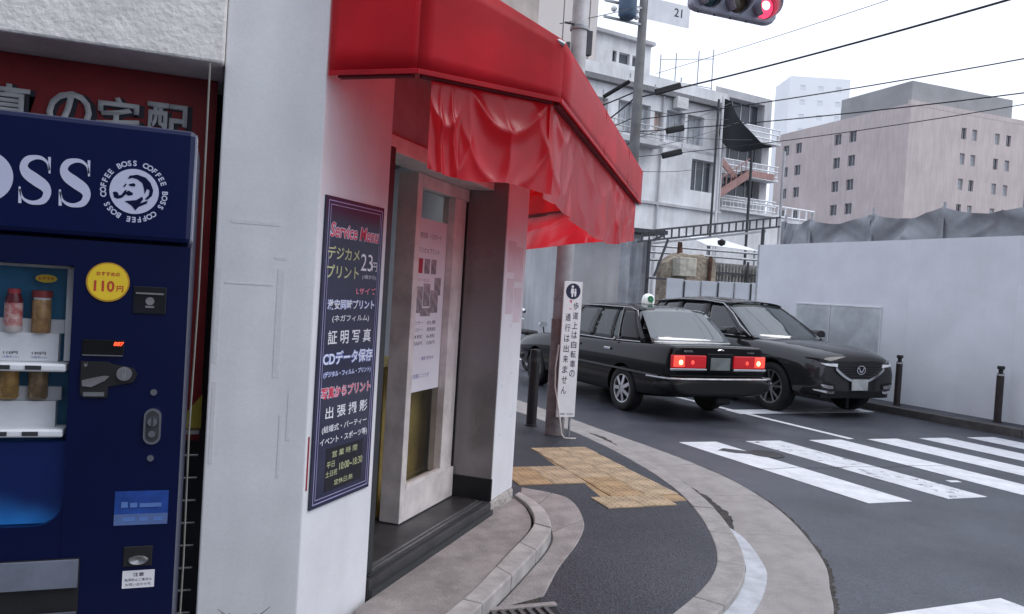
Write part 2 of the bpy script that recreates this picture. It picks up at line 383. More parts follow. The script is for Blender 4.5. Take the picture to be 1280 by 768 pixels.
dd = MB().prism([(p[0], p[1]) for p in dp] + [(p[2] + random.uniform(-.012, .02), p[3]) for p in reversed(dp)], .0, .021).build('channel_dirt', m_mud, gutter)
dd['kind'] = 'stuff'

# tactile paving: one domed tile mesh, copied
def tile_mesh(mat):
    q = MB().box(-.147, .147, -.147, .147, -.02, .006)
    for i in range(6):
        for j in range(6):
            x, y = -.122 + .0488 * i, -.122 + .0488 * j
            q.lathe([(.0165, .0055), (.010, .0105)], 6, Matrix.Translation((x, y, 0)))
    me = bpy.data.meshes.new('tactile_tile'); me.from_pydata([tuple(p) for p in q.v], [], q.f); me.materials.append(mat); me.update(); return me
tm = [tile_mesh(m_tile), tile_mesh(m_tile2)]
tactile = struct(MB().prism([(2.36, 5.9), (2.36, 6.36), (2.9, 6.36), (2.96, 7.1), (3.54, 7.1), (3.5, 5.2), (2.8, 5.2), (2.9, 5.9)], .05, .0585).build('tactile_paving', m_tile2))
cells = [(2.95, 7.17), (3.25, 7.18), (2.94, 6.87), (3.24, 6.88), (2.93, 6.57), (3.23, 6.58), (2.92, 6.26), (3.22, 6.27), (2.32, 6.40), (2.62, 6.40), (2.31, 6.10), (2.61, 6.10), (2.92, 5.96), (3.22, 5.97), (2.91, 5.66), (3.21, 5.67), (2.73, 5.38), (3.02, 5.39)]
for i, (x, y) in enumerate(cells):
    c = place('tactile_tile', tm[1 if i in (8, 12, 14, 10) else 0], (x + .15, y - .15, .0595 + random.uniform(0, .002)), tactile); c.rotation_euler.z = R(random.uniform(-1, 1))

# far pavement with its kerb in front of the white hoarding
ra = R(-5); RD = Vector((math.sin(ra), math.cos(ra))); RN = Vector((math.cos(ra), -math.sin(ra)))     # street direction, to its right
def wl(t, off): p = Vector((10.74, 10.05)) + RD * t - RN * off; return (p.x, p.y)
pave2 = struct(MB().prism([wl(30, .45), wl(-1.9, .45), wl(-3.2, .2), wl(-9, .2), wl(-9, -6), wl(30, -6)], -.1, .115).build('pavement', m_walk))
kl = [Vector(wl(t, .45)) for t in [20 - .5 * i for i in range(44)]] + [Vector(wl(-2.3, .38)), Vector(wl(-2.8, .28)), Vector(wl(-3.3, .2)), Vector(wl(-4, .2)), Vector(wl(-5, .2))]
kr = [Vector(wl(t, .62)) for t in [20 - .5 * i for i in range(44)]] + [Vector(wl(-2.35, .55)), Vector(wl(-2.95, .43)), Vector(wl(-3.45, .36)), Vector(wl(-4, .36)), Vector(wl(-5, .36))]
kerb2 = struct(MB().prism([tuple(p + (r_ - p) * .05) for p, r_ in zip(kl, kr)] + [tuple(p + (r_ - p) * .9) for p, r_ in reversed(list(zip(kl, kr)))], -.1, .09).build('kerb', m_mud))
strip_pieces(kl, [l + (r_ - l) * .98 for l, r_ in zip(kl, kr)], -.1, .122, .118, .62, .008, 'kerb_stone', pm('dark_kerb', (.09, .085, .085), .7, var=.2, bump=.4), kerb2)

# ================================================================ the corner shop
CA, SA = math.cos(R(40)), math.sin(R(40))
def ch(s, d, z): return (.36 + SA * s + CA * d, 3.24 + CA * s - SA * d, z)
def M_ch(s, d, z): return frame_m(ch(s, d, z), (SA, CA, 0), (0, 0, 1))
shop = thing('shop_building', 'white corner shop with slanted recessed entrance under the red awning', 'shop', (0.5, 4.5, .05))
pl_ = MB().prism([(-.02, 3.24), (.36, 3.24), ch(.56, 0, 0)[:2], ch(.56, -.2, 0)[:2], (-.02, 3.75)], .02, 3.1).build('corner_pillar', m_white, shop, bevel=.006)
Mp = frame_m((0, 3.24, 0), (1, 0, 0), (0, 0, 1))
for x0, x1, z0, z1 in ((.03, .215, 1.795, 1.81), (.02, .20, 1.56, 1.566), (.2, .245, 1.665, 1.675), (-.01, .008, 1.25, 1.62), (-.005, .01, .86, 1.18), (.215, .24, 1.2, 1.63), (.25, .262, .8, 1.05), (.28, .295, .95, 1.15)):
    plate(Mp, x0, x1, z0, z1, .0012, m_tape, 'tape_mark', pl_)
plate(M_ch(0, 0, 0), .012, .022, .74, .96, .0015, pm('red_tape', (.3, .02, .03), .5), 'red_tape', pl_)
# concrete eave above the drinks recess, recess walls
MB().box(-2.6, -.022, 3.2, 3.9, 2.385, 3.6).build('eave_beam', m_stucco, shop, bevel=.01)
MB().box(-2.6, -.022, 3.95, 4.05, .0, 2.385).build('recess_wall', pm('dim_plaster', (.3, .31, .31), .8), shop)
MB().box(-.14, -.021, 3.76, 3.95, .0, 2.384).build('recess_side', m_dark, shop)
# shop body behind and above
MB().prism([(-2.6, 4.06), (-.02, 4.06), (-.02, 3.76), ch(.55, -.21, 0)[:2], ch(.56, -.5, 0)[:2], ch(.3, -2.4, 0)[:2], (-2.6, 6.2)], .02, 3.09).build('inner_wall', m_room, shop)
sc0 = ch(2.59, 0, 0); W1 = Vector((sc0[0], sc0[1]))
far = W1 + Vector((RD.x, RD.y)) * 5.5
MB().prism([tuple(W1 - RN * .02), tuple(far), tuple(far - RN * 3.4), tuple(far - RN * 3.4 - RD * .2), tuple(far - RN * .2 - RD * .2), ch(2.58, -.36, 0)[:2]], .02, 3.09).build('side_wall', m_white, shop)
upoly = [(-2.6, 3.26), (.37, 3.26), ch(2.585, -.015, 0)[:2], tuple(far), tuple(far - RN * 6)]
MB().prism(upoly, 3.102, 6.6).build('upper_wall', pm('upper_plaster', (.42, .38, .35), .8, bump=.4), shop)  # unseen upper storey, put in to shade what lies below
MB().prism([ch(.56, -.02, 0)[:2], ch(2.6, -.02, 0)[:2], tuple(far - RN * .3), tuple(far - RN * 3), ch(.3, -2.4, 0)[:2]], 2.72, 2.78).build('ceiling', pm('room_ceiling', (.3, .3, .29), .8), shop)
# column on the right of the door: steel reveal, white front, black foot
col_ = MB().box(2.172, 2.59, -.36, 0, .2, 2.75, ch).build('door_column', m_white, shop, bevel=.004)
MB().box(2.160, 2.1718, -.345, -.002, .345, 2.74, ch).build('steel_cladding', m_steel, col_)
MB().box(2.152, 2.1718, -.35, .004, .2, .344, ch).build('column_foot', m_blk, col_)
MB().box(2.16, 2.60, -.36, .012, .04, .1995, ch).build('mortar_base', pm('rough_mortar', (.4, .37, .35), .9, bump=1, bs=25, dist=.03, var=.3), col_, bevel=.02)
for s, z in ((2.24, .95), (2.25, .62), (2.43, 1.02), (2.46, .72), (2.35, 1.35)):
    plate(M_ch(s, 0, z), 0, .022, 0, .018, .002, m_tape, 'paint_chip', col_)
Mc = M_ch(2.172, 0, 0)
for x0, x1, z0, z1 in ((.05, .2, 1.72, 1.93), (.2, .36, 1.66, 1.9), (.06, .2, 1.44, 1.68), (.22, .37, 1.38, 1.62)):
    pq = plate(Mc, x0, x1, z0, z1, .0012, pm('faded_sheet', (.68, .6, .63), .6, var=.06), 'faded_sheet', col_)
# header and frames of the entrance
MB().box(.57, 2.158, -.34, -.12, 2.335, 2.72, ch).build('transom', pm('transom_grey', (.3, .3, .31), .5, var=.1), shop)
MB().box(.57, 2.158, -.30, -.10, 2.25, 2.332, ch).build('header_rail', m_woodw, shop, bevel=.004)
MB().box(.565, .66, -.22, -.03, .2, 2.248, ch).build('dark_jamb', m_dark, shop)
# sill with tracks
sill = MB().box(.565, 2.15, -.6, .012, .02, .196, ch).build('door_sill', m_sill, shop, bevel=.004)
for d0 in (-.075, -.045, -.016):
    MB().box(.6, 2.13, d0 - .006, d0 + .006, .1965, .203, ch).build('sill_track', m_alu if d0 < -.03 else m_dark, sill)
MB().box(.567, 2.148, .0125, .03, .03, .15, ch).build('sill_face', m_dark, sill)
# door leaf: stiles, rails, panes
Md = M_ch(0, -.27, 0)
door = MB().box(1.39, 1.455, -.40, -.27, .202, 2.248, ch).build('door', m_woodw, shop, bevel=.004)
MB().box(1.4555, 2.15, -.36, -.27, .202, .40, ch).build('bottom_rail', m_woodw, door, bevel=.004)
MB().box(1.4555, 2.15, -.36, -.27, 2.17, 2.247, ch).build('top_rail', m_woodw, door, bevel=.004)
MB().box(1.93, 2.05, -.36, -.27, .4005, 2.1695, ch).build('stile', m_woodw, door, bevel=.004)
MB().box(2.06, 2.15, -.36, -.29, .4005, 2.1695, ch).build('stile', m_woodw, door, bevel=.004)
MB().box(1.456, 1.93, -.295, -.268, .4002, .425, ch).build('glazing_bead', m_woodw, door)
MB().box(1.4552, 1.9298, -.325, -.319, .4005, 2.1695, ch).build('pane', m_glass, door)
MB().box(2.1505, 2.1595, -.34, -.28, .2, 2.25, ch).build('door_seal', m_blk, door)
# interior that shows through the glass
shelf = thing('display_shelf', 'mustard yellow display shelf inside behind the lower door pane', 'shelf', ch(1.75, -.9, .2))
MB().box(1.45, 1.80, -.9, -.45, .2, 1.1, ch).build('side_panel', pm('mustard_board', (.5, .38, .12), .5, var=.15), shelf)
MB().box(1.805, 2.08, -.9, -.452, .2, 1.1, ch).build('front_panel', MATS['mustard_board'], shelf); MB().box(2.085, 2.5, -.9, -.46, .2, 1.05, ch).build('front_panel', pm('tan_board', (.30, .25, .17), .5), shelf)
lamp = thing('ceiling_lamp', 'lit fluorescent ceiling lamp inside the shop, seen through the top pane', 'lamp', ch(2.0, -1.3, 2.66))
MB().box(1.6, 2.6, -1.5, -1.2, 2.64, 2.718, ch).build('housing', m_white, lamp)
MB().tube([ch(1.62, -1.35, 2.61), ch(2.58, -1.35, 2.61)], .018, 8).build('tube', pm('fluorescent', (.9, .95, 1), .5, emit=(.9, .95, 1), es=26), lamp)

# ---- poster on the glass
poster = thing('door_poster', 'tall white photo service notice stuck on the door glass', 'poster', ch(1.72, -.31, 1.0))
MB().box(1.462, 1.925, -.3185, -.317, .95, 2.0, ch).build('sheet', m_paper, poster)
Mq = M_ch(1.48, -.3165, .97)
m_pic = pm('print_photo', (.12, .11, .13), .5, var=.5, vs_=22, col2=(.45, .38, .40)); m_red_ink = pm('red_ink', (.45, .02, .05), .5); m_blu_ink = pm('blue_ink', (.05, .06, .3), .5)
lettering('証明写真・パスポート', Mq, .2, .93, .33, .035, m_ink, poster)
lettering('デジカメプリント', Mq, .2, .84, .3, .035, m_ink, poster)
for i, c in enumerate((m_red_ink, m_pic, m_pic)): plate(Mq, .05 + .095 * i, .12 + .095 * i, .7, .79, .0012, c, 'printed_picture', poster)
lettering('スピード仕上げ', Mq, .14, .66, .17, .02, m_red_ink, poster)
for x0, x1, y0, y1 in ((.03, .14, .46, .62), (.15, .24, .50, .64), (.25, .36, .46, .60), (.30, .39, .57, .68), (.12, .26, .44, .49)):
    plate(Mq, x0, x1, y0, y1, .001 + .0004 * random.random(), m_pic, 'printed_picture', poster)
for i, (a, b) in enumerate((('カラー', '白黒'), ('パスポート', '履歴書用'), ('4枚', '6枚'), ('1500円', '1200円'))):
    lettering(a, Mq, .11, .40 - .042 * i, .12, .024, m_ink, poster); lettering(b, Mq, .29, .40 - .042 * i, .12, .024, m_ink, poster)
lettering('撮影 受付中', Mq, .26, .18, .17, .022, m_blu_ink, poster); lettering('お気軽に どうぞ', Mq, .17, .075, .25, .028, m_blu_ink, poster, slant=.2)

# ---- navy service signboard on the slanted wall
board = thing('service_signboard', 'dark navy photo service price board with Japanese lettering on the slanted white wall', 'signboard', ch(.27, 0, .655))
MB().box(.035, .508, .001, .010, .655, 1.94, ch).build('panel', pm('navy_board', (.024, .026, .055), .18, var=.25, vs_=2.5, col2=(.035, .036, .07), bump=.02), board)
Mb = M_ch(.035, .0105, .655); BW, BH = .473, 1.285
m_lil = pm('lilac_line', (.38, .36, .6), .5)
for k, t in ((.016, .004), (.032, .003)):
    for x0, x1, y0, y1 in ((k, BW - k, k, k + t), (k, BW - k, BH - k - t, BH - k), (k, k + t, k + t, BH - k - t), (BW - k - t, BW - k, k + t, BH - k - t)):
        plate(Mb, x0, x1, y0, y1, .0008, m_lil, 'border_line', board)
w_ = pm('print_white', (.78, .8, .85), .5, var=.02); y_ = pm('print_yellow', (.6, .63, .34), .5); p_ = pm('print_pink', (.8, .25, .33), .5); b_ = pm('print_blue', (.25, .32, .75), .5); dkb = pm('print_hours', (.012, .012, .02), .4); pr_ = pm('print_red', (.7, .05, .1), .5); pw_ = pm('print_halo', (.75, .78, .9), .5)
def bt(s, xf, f, w, h, mt, bold=.0, sl=0, halo=None):
    y = BH * (1 - f)
    if halo: lettering(s, Mb, BW * xf, y, w * 1.015, h * 1.06, halo, board, bold + .05, slant=sl).location += Vector((CA, -SA, 0)) * .0004
    o = lettering(s, Mb, BW * xf, y, w, h, mt, board, bold, slant=sl); o.location += Vector((CA, -SA, 0)) * .001
bt('Service Menu', .5, .105, .39, .06, pr_, .012, .15, pw_)
bt('デジカメ', .32, .178, .25, .055, y_, .012); bt('プリント', .32, .238, .25, .055, y_, .012)
bt('23', .72, .20, .10, .075, w_); bt('円', .87, .212, .042, .04, w_); bt('(1枚から)', .78, .25, .12, .022, w_)
bt('Lサイズ', .74, .298, .17, .03, p_, .02); bt('激安同時プリント', .5, .345, .38, .042, w_, .015, 0, b_); bt('(ネガフィルム)', .5, .392, .30, .032, w_, .01)
bt('証 明 写 真', .5, .452, .35, .06, w_, .012); bt('CDデータ保存', .5, .520, .40, .058, w_, .015, 0, b_); bt('(デジタル・フィルム・プリント)', .5, .573, .38, .028, pw_, .012, 0, b_)
bt('写真からプリント', .5, .632, .40, .05, pr_, .02, 0, pw_); bt('出 張 撮 影', .52, .698, .34, .052, w_, .012)
bt('(結婚式・パーティー', .5, .752, .36, .034, w_, .01); bt('イベント・スポーツ等)', .5, .792, .38, .036, w_, .012)
plate(Mb, .10, .395, .055, .235, .0007, dkb, 'hours_panel', board)
bt('営 業 時 間', .52, .84, .2, .027, y_); bt('平日', .29, .872, .06, .026, y_); bt('土日祝', .31, .902, .09, .026, y_); bt('10:00~18:30', .64, .888, .19, .032, y_); bt('定休日:無', .52, .937, .15, .024, y_)

# ---- red awning that wraps the corner
aw = thing('red_awning', 'faded red fabric awning wrapped round the shop corner with slack curtains', 'awning', ch(1.2, .2, 2.42))
P1, P2, P3 = Vector((.67, 3.0, 2.42)), Vector((1.32, 3.11, 2.42)), Vector((3.37, 6.04, 2.42))
P4 = P3 + Vector((RD.x, RD.y, 0)) * 3.6
W0 = Vector(ch(.0, .012, 2.42)); I0 = Vector(ch(0, .012, 3.06)); I1 = Vector(ch(2.6, .012, 3.06)); I2 = I1 + Vector((RD.x, RD.y, 0)) * 4.4
zt = {1: 2.865, 2: 2.668, 3: 2.69, 4: 2.69}
T = {k: Vector((p.x, p.y, zt[k])) for k, p in ((1, P1), (2, P2), (3, P3), (4, P4))}
def sheet(corners, name, nu=10, nv=6, sag=.006, mat=m_red, seed=0):
    a, b, c, d = [Vector(p) for p in corners]; nrm = (b - a).cross(d - a).normalized(); rr = random.Random(seed); ph = rr.random() * 6
    def fn(u, v):
        p = (a * (1 - u) + b * u) * (1 - v) + (d * (1 - u) + c * u) * v
        return p + nrm * sag * (math.sin(math.pi * u) * math.sin(math.pi * v) * .9 + .35 * math.sin(6 * u + ph) * math.sin(3.1 * v) * math.sin(math.pi * u))
    return MB().grid(fn, nu, nv).build(name, mat, aw, smooth=True, solid=.004, fixn=False)
sheet((W0, P1, T[1], I0), 'end_panel', seed=1); sheet((P1, P2, T[2], T[1]), 'fascia_panel', seed=2); sheet((P2, P3, T[3], T[2]), 'fascia_panel', seed=3, sag=.01, nu=16); sheet((P3, P4, T[4], T[3]), 'fascia_panel', seed=4, sag=.01)
MB().add([I0, T[1], T[2]], [(0, 1, 2)]).build('roof_panel', m_red, aw, solid=.004)
sheet((T[2], T[3], I1, I0), 'roof_panel', seed=5, sag=-.03, nu=14); sheet((T[3], T[4], I2, I1), 'roof_panel', seed=6, sag=-.03)
m_rail_shade = pm('awning_rail_shade', (.14, .012, .02), .7)  # rail coloured dark to draw the shadow band under the fascia
for a, b in ((W0, P1), (P1, P2), (P2, P3), (P3, P4)):
    MB().bar(a - Vector((0, 0, .002)), b - Vector((0, 0, .002)), .010, .018).build('hem', m_red, aw)
    d_ = (b - a).normalized(); n_ = Vector((d_.y, -d_.x, 0)) * -.03; MB().bar(a + n_ + Vector((0, 0, .0)) + d_ * .03, b + n_ - d_ * .03, .03, .034).build('curtain_rail_shade', m_rail_shade, aw)
for a, b in ((T[2], I0), (P3 - Vector((.03, .02, 0)), I1 - Vector((0, 0, .64))), (T[3] - Vector((.03, .02, .02)), I1 - Vector((0, 0, .03)))):
    MB().tube([a - Vector((0, 0, .015)), b - Vector((0, 0, .015))], .013, 8).build('frame_tube', m_galv, aw)
for a, b, c, d in ((P2, P3, T[3], T[2]), (P1, P2, T[2], T[1])):
    for f in ((.36, .70) if a is P2 else ()):
        lo_, hi_ = a.lerp(b, f), d.lerp(c, f); d_ = (b - a).normalized(); n_ = Vector((d_.y, -d_.x, 0)) * .006
        MB().bar(lo_ + n_, hi_ + n_, .012, .003, n_.normalized()).build('seam', m_red, aw)
def curtain(path, zb, folds, name, seed, amp=.03, nu=48, nv=14):
    """slack vinyl hung from the hem; folds fan out from the fixing points"""
    rr = random.Random(seed); L = [0]
    for a, b in zip(path, path[1:]): L.append(L[-1] + (b - a).length)
    def at(u):
        t = u * L[-1]
        for k in range(len(path) - 1):
            if t <= L[k + 1] + 1e-9:
                f = (t - L[k]) / (L[k + 1] - L[k]); d = (path[k + 1] - path[k]).normalized(); return path[k].lerp(path[k + 1], f), Vector((d.y, -d.x, 0))
        return path[-1], Vector((d.y, -d.x, 0))
    fix = sorted(rr.uniform(0, 1) for _ in range(folds)); ph = [rr.uniform(0, 6.28) for _ in range(6)]
    fix = [0.] + [f for f in fix if .04 < f < .96] + [1.]; fr2 = [rr.uniform(.7, 1.5) for _ in fix]; fp2 = [rr.uniform(0, 1) for _ in fix]
    def ridge(t): return (1 - abs(math.sin(math.pi * t))) ** 1.7
    def fn(u, v):
        p, n = at(u); k = max(i for i in range(len(fix) - 1) if u >= fix[i] - 1e-9); w = fix[k + 1] - fix[k]; s = min(1, max(0, (u - fix[k]) / w)); wm = w * L[-1]
        swag = ridge(1.7 * v - (.9 + .5 * fp2[k]) * 4 * s * (1 - s) * min(1, wm * 2.5) + fp2[k]) * math.sin(math.pi * s) ** .6 * min(1, 5 * v)
        flute = ridge((s - .5) * (1.6 + fr2[k]) * (1 - .35 * v) + .5 * fp2[k] + .22 * math.sin(3.3 * v + ph[k % 6])) * v ** .7
        e = 1.0 * swag * fr2[k] * (1 - .5 * v) + .9 * flute + .35 * v * math.sin(9 * u * L[-1] + ph[0] + 2.2 * v) + .10 * v * math.sin(23 * u * L[-1] + ph[1] - 5 * v)
        z = 2.42 + (zb(u) - 2.42) * v
        return p + n * (-.034 + amp * (e - .4)) + Vector((0, 0, z - p.z))
    o = MB().grid(fn, nu, nv).build(name, m_vinyl, aw, smooth=True, fixn=False); return o
curtain([P1.lerp(P2, .12), P2 + Vector((-.005, .0, 0))], lambda u: 2.06 - .035 * math.sin(1.6 * u) - .012 * math.sin(7 * u), 1, 'curtain', 4, .026, 110, 36)
curtain([P2 + Vector((.0, .005, 0)), P3], lambda u: 2.0 + .1 * u - .10 * math.sin(math.pi * u) ** 1.0 + .006 * math.sin(9 * u), 3, 'curtain', 21, .022, 200, 36)
curtain([P3 + Vector((-.01, .01, 0)), P4], lambda u: 2.09 - .03 * u + .012 * math.sin(8 * u), 3, 'curtain', 8, .016, 120, 24)
# ================================================================ drinks machine and its recess
m_blue = pm('machine_blue', (.0016, .005, .04), .3, var=.08, vs_=2, bump=.02, spec=.35)
m_blue2 = pm('machine_blue_header', (.0016, .006, .05), .28, var=.06, vs_=2, bump=.02, spec=.35)
m_pale = pm('pale_print', (.52, .55, .72), .5, var=.03)
vm = thing('vending_machine', 'dark blue coffee vending machine with lavender lettering left of the white pillar', 'vending machine', (-.6, 2.9, .06))
Mv = frame_m((0, 2.59, 0), (1, 0, 0), (0, 0, 1))
XL = -1.12
body = MB().box(XL, -.087, 2.70, 3.17, .14, 2.015).build('cabinet', m_blue, vm, bevel=.01)
MB().box(XL + .03, -.12, 2.68, 3.1, .06, .139).build('plinth', m_blk, vm)
cor = [(-.397, 1.592), (-.397, .91)] + [(-.467 + .07 * math.cos(a), .902 - .07 * math.sin(a)) for a in [math.pi / 2 * k / 6 for k in range(7)]]
front = MB()
front.box(-.395, -.085, .14, 1.67, -.105, 0)
front.box(XL, -.3955, 1.593, 1.67, -.105, 0)
front.box(XL, -1.06, .14, 1.5925, -.105, 0)
front.prism([(-.3955, .14), (-.3955, .905)] + [(-.465 + .069 * math.cos(a), .905 - .07 * math.sin(a)) for a in [math.pi / 2 * k / 8 for k in range(9)]] + [(-1.0595, .835), (-1.0595, .14)], -.105, -.001)
fr_ = front.xf(Mv).build('front_door', m_blue, vm, bevel=.004)
hd = MB().box(XL, -.085, 1.679, 2.02, -.105, .006).xf(Mv).build('header_panel', m_blue2, vm, bevel=.016)
MB().box(-.0895, -.0835, 1.69, 2.01, -.1, -.002).xf(Mv).build('edge_trim', pm('trim_grey', (.3, .32, .4), .4), hd)
# serif letters
def ribbon(pts, th):
    L, Rr = [], []
    for i, p in enumerate(pts):
        a, b = pts[max(i - 1, 0)], pts[min(i + 1, len(pts) - 1)]; d = Vector((b[0] - a[0], b[1] - a[1])).normalized(); n = Vector((-d.y, d.x))
        L.append((p[0] + n.x * th[i] / 2, p[1] + n.y * th[i] / 2)); Rr.append((p[0] - n.x * th[i] / 2, p[1] - n.y * th[i] / 2))
    return L, Rr
def letter_S(x0, x1, z0, z1):
    sp = [(.84, .72), (.78, .87), (.64, .95), (.47, .955), (.28, .89), (.20, .75), (.28, .62), (.50, .51), (.74, .39), (.81, .26), (.73, .11), (.54, .045), (.36, .05), (.20, .13), (.13, .29)]
    th = [.05, .05, .07, .09, .15, .2, .23, .25, .23, .2, .15, .09, .07, .05, .05]
    c = catmull([(a, b, t) for (a, b), t in zip(sp, th)], 4)
    L, Rr = ribbon([(p[0], p[1]) for p in c], [p[2] for p in c]); q = MB(); n = len(L)
    f = lambda p: (x0 + (x1 - x0) * p[0], z0 + (z1 - z0) * p[1], .0075)
    q.add([f(p) for p in L + Rr], [(i, i + 1, n + i + 1, n + i) for i in range(n - 1)])
    q.add([f(p) for p in ((.79, .99), (.86, .99), (.87, .66), (.82, .66))], [(0, 1, 2, 3)]); q.add([f(p) for p in ((.10, .34), (.15, .34), (.19, .01), (.11, .01))], [(0, 1, 2, 3)])
    return q
def letter_O(x0, x1, z0, z1):
    q = MB(); n = 40; cx, cz = (x0 + x1) / 2, (z0 + z1) / 2; rx, rz = (x1 - x0) / 2, (z1 - z0) / 2
    a = ell(cx, cz, rx, rz, n); b = ell(cx, cz, rx * .5, rz * .88, n)
    return q.add([(p[0], p[1], .0075) for p in a + b], [(i, (i + 1) % n, n + (i + 1) % n, n + i) for i in range(n)])
letter_S(-.452, -.352, 1.762, 1.902).xf(Mv).build('letter_s', m_pale, hd, fixn=False)
letter_S(-.552, -.452, 1.760, 1.900).xf(Mv).build('letter_s', m_pale, hd, fixn=False)
letter_O(-.69, -.556, 1.758, 1.900).xf(Mv).build('letter_o', m_pale, hd, fixn=False)
q = MB().box(-.81, -.78, 1.762, 1.896, .007, .0076)
for zc, rz, w in ((1.862, .034, .075), (1.797, .037, .085)):
    a = ell(-.78, zc, w, rz, 16, -math.pi / 2, math.pi / 2); b = ell(-.78, zc, w * .55, rz * .7, 16, -math.pi / 2, math.pi / 2)
    q.add([(p[0], p[1], .0075) for p in a + b], [(i, i + 1, 17 + i + 1, 17 + i) for i in range(16)])
q.xf(Mv).build('letter_b', m_pale, hd, fixn=False)
# round emblem
EX, EZ, ER = -.247, 1.823, .066
em = disc(Mv, EX, EZ, ER, .0015, m_pale, 'emblem_disc', hd, z=.0062, n=48)
def ep(pts, name='emblem_print'):
    P = [(EX + (x - 310) / 200 * ER, EZ - (y - 370) / 195 * ER) for x, y in pts]
    flat(Mv, P, .0006, m_blue, name, em, z=.0078)
ep([(250, 268), (268, 236), (330, 222), (400, 242), (440, 285), (464, 345), (456, 395), (420, 432), (398, 430), (428, 392), (434, 348), (412, 338), (395, 385), (384, 330), (372, 292), (330, 262), (290, 254)])
ep([(140, 392), (160, 383), (182, 395), (186, 414), (208, 410), (233, 368), (250, 362), (242, 402), (216, 432), (180, 446), (150, 436)])
ep([(236, 392), (262, 366), (300, 384), (298, 402), (262, 412)]); ep([(262, 312), (300, 298), (318, 308), (312, 328), (270, 326)]); ep([(218, 338), (236, 308), (246, 314), (228, 342)])
ep([(235, 460), (330, 442), (376, 408), (386, 430), (362, 468), (424, 438), (416, 466), (352, 500), (325, 534), (295, 496)])
q = None
rt_ = MB(); word = 'BOSS COFFEE BOSS COFFEE BOSS COFFEE '
for i, cch in enumerate(word):
    if cch == ' ': continue
    a = math.pi / 2 + .55 - 2 * math.pi * i / len(word); me = text_mesh(cch, .03); s = .0215
    xs = [v.co.x for v in me.vertices]; cx = (min(xs) + max(xs)) / 2
    P = []
    for v in me.vertices:
        x, y = (v.co.x - cx) * s, v.co.y * s; rr = .0755 + y
        P.append((EX + rr * math.cos(a) + x * math.sin(a), EZ + rr * math.sin(a) - x * math.cos(a), .0066))
    rt_.add(P, [tuple(p.vertices) for p in me.polygons]); bpy.data.meshes.remove(me)
rt_.xf(Mv).build('ring_lettering', m_pale, hd, fixn=False)
# price badge
m_yel = pm('badge_yellow', (.78, .55, .03), .45, var=.04); m_or = pm('badge_ring', (.55, .3, .03), .4)
bd = disc(Mv, -.305, 1.552, .0575, .003, m_or, 'price_badge', vm, z=.0005, n=40); disc(Mv, -.305, 1.552, .053, .001, m_yel, 'badge_face', bd, z=.0036, n=40)
m_rp = pm('badge_red', (.5, .05, .03), .5)
Mvz = Mv @ Matrix.Translation((0, 0, .0052))
lettering('おすすめの', Mvz, -.305, 1.576, .062, .012, m_rp, bd, .02); lettering('110', Mvz, -.314, 1.540, .054, .032, m_rp, bd, .025); lettering('円', Mvz, -.272, 1.534, .018, .018, m_rp, bd, .02)
# card reader
cr = plate(Mv, -.236, -.146, 1.464, 1.545, .004, pm('reader_black', (.008, .01, .014), .3), 'card_reader', vm, bevel=.002)
plate(Mv, -.229, -.153, 1.522, 1.527, .003, m_alu, 'reader_lip', cr, z=.004)
disc(Mv, -.19, 1.502, .012, .002, m_alu, 'touch_mark', cr, z=.0042, n=20); plate(Mv, -.202, -.178, 1.482, 1.488, .001, m_alu, 'touch_mark', cr, z=.0042)
# amount display and bill slot
bs_ = plate(Mv, -.364, -.254, 1.336, 1.382, .004, pm('display_black', (.006, .006, .008), .25), 'amount_display', vm, bevel=.002)
lettering('887', Mv @ Matrix.Translation((0, 0, .005)), -.268, 1.371, .026, .012, pm('led_red', (.3, .02, .01), .5, emit=(1, .06, .02), es=2.2), bs_, .03, slant=.15)
plate(Mv, -.362, -.256, 1.335, 1.3375, .004, m_alu, 'display_lip', bs_, z=.0041)
# coin unit
cu_ = flat(Mv, [(-.364, 1.318), (-.292, 1.318), (-.285, 1.312), (-.225, 1.30), (-.214, 1.28), (-.225, 1.258), (-.29, 1.245), (-.292, 1.212), (-.354, 1.212), (-.364, 1.225)], .006, pm('coin_black', (.02, .02, .022), .35), 'coin_unit', vm)
flat(Mv, [(-.358, 1.246), (-.335, 1.243), (-.30, 1.262), (-.288, 1.275), (-.302, 1.277), (-.34, 1.268), (-.36, 1.262)], .004, m_alu, 'coin_slot', cu_, z=.0062)
disc(Mv, -.249, 1.284, .021, .006, m_chrome, 'return_knob', cu_, z=.0062, n=24); flat(Mv, [(-.253, 1.27), (-.245, 1.27), (-.245, 1.298), (-.253, 1.298)], .004, m_alu, 'knob_grip', cu_, z=.0124)
plate(Mv, -.355, -.30, 1.216, 1.228, .001, m_alu, 'coin_label', cu_, z=.0062); lettering('¥', Mv @ Matrix.Translation((0, 0, .0068)), -.352, 1.308, .012, .012, m_alu, cu_, .01)
# lock handle
lk = flat(Mv, [(x, z) for x, z in ell(-.166, 1.157, .024, .024, 12, 0, math.pi)] + ell(-.166, 1.096, .024, .024, 12, math.pi, 2 * math.pi), .008, m_chrome, 'lock_handle', vm)
flat(Mv, ell(-.166, 1.155, .0185, .0185, 12, 0, math.pi) + ell(-.166, 1.098, .0185, .0185, 12, math.pi, 2 * math.pi), .002, m_dark, 'lock_well', lk, z=.0082)
disc(Mv, -.166, 1.142, .013, .009, m_chrome, 'lock_barrel', lk, z=.0104, n=20); disc(Mv, -.166, 1.105, .010, .006, m_chrome, 'lock_barrel', lk, z=.0104, n=20); plate(Mv, -.169, -.163, 1.128, 1.156, .004, m_dark, 'key_slot', lk, z=.0196)
for z in (1.229, 1.030):
    b = disc(Mv, -.167, z, .0095, .005, m_chrome, 'lock_bolt', vm, n=20)
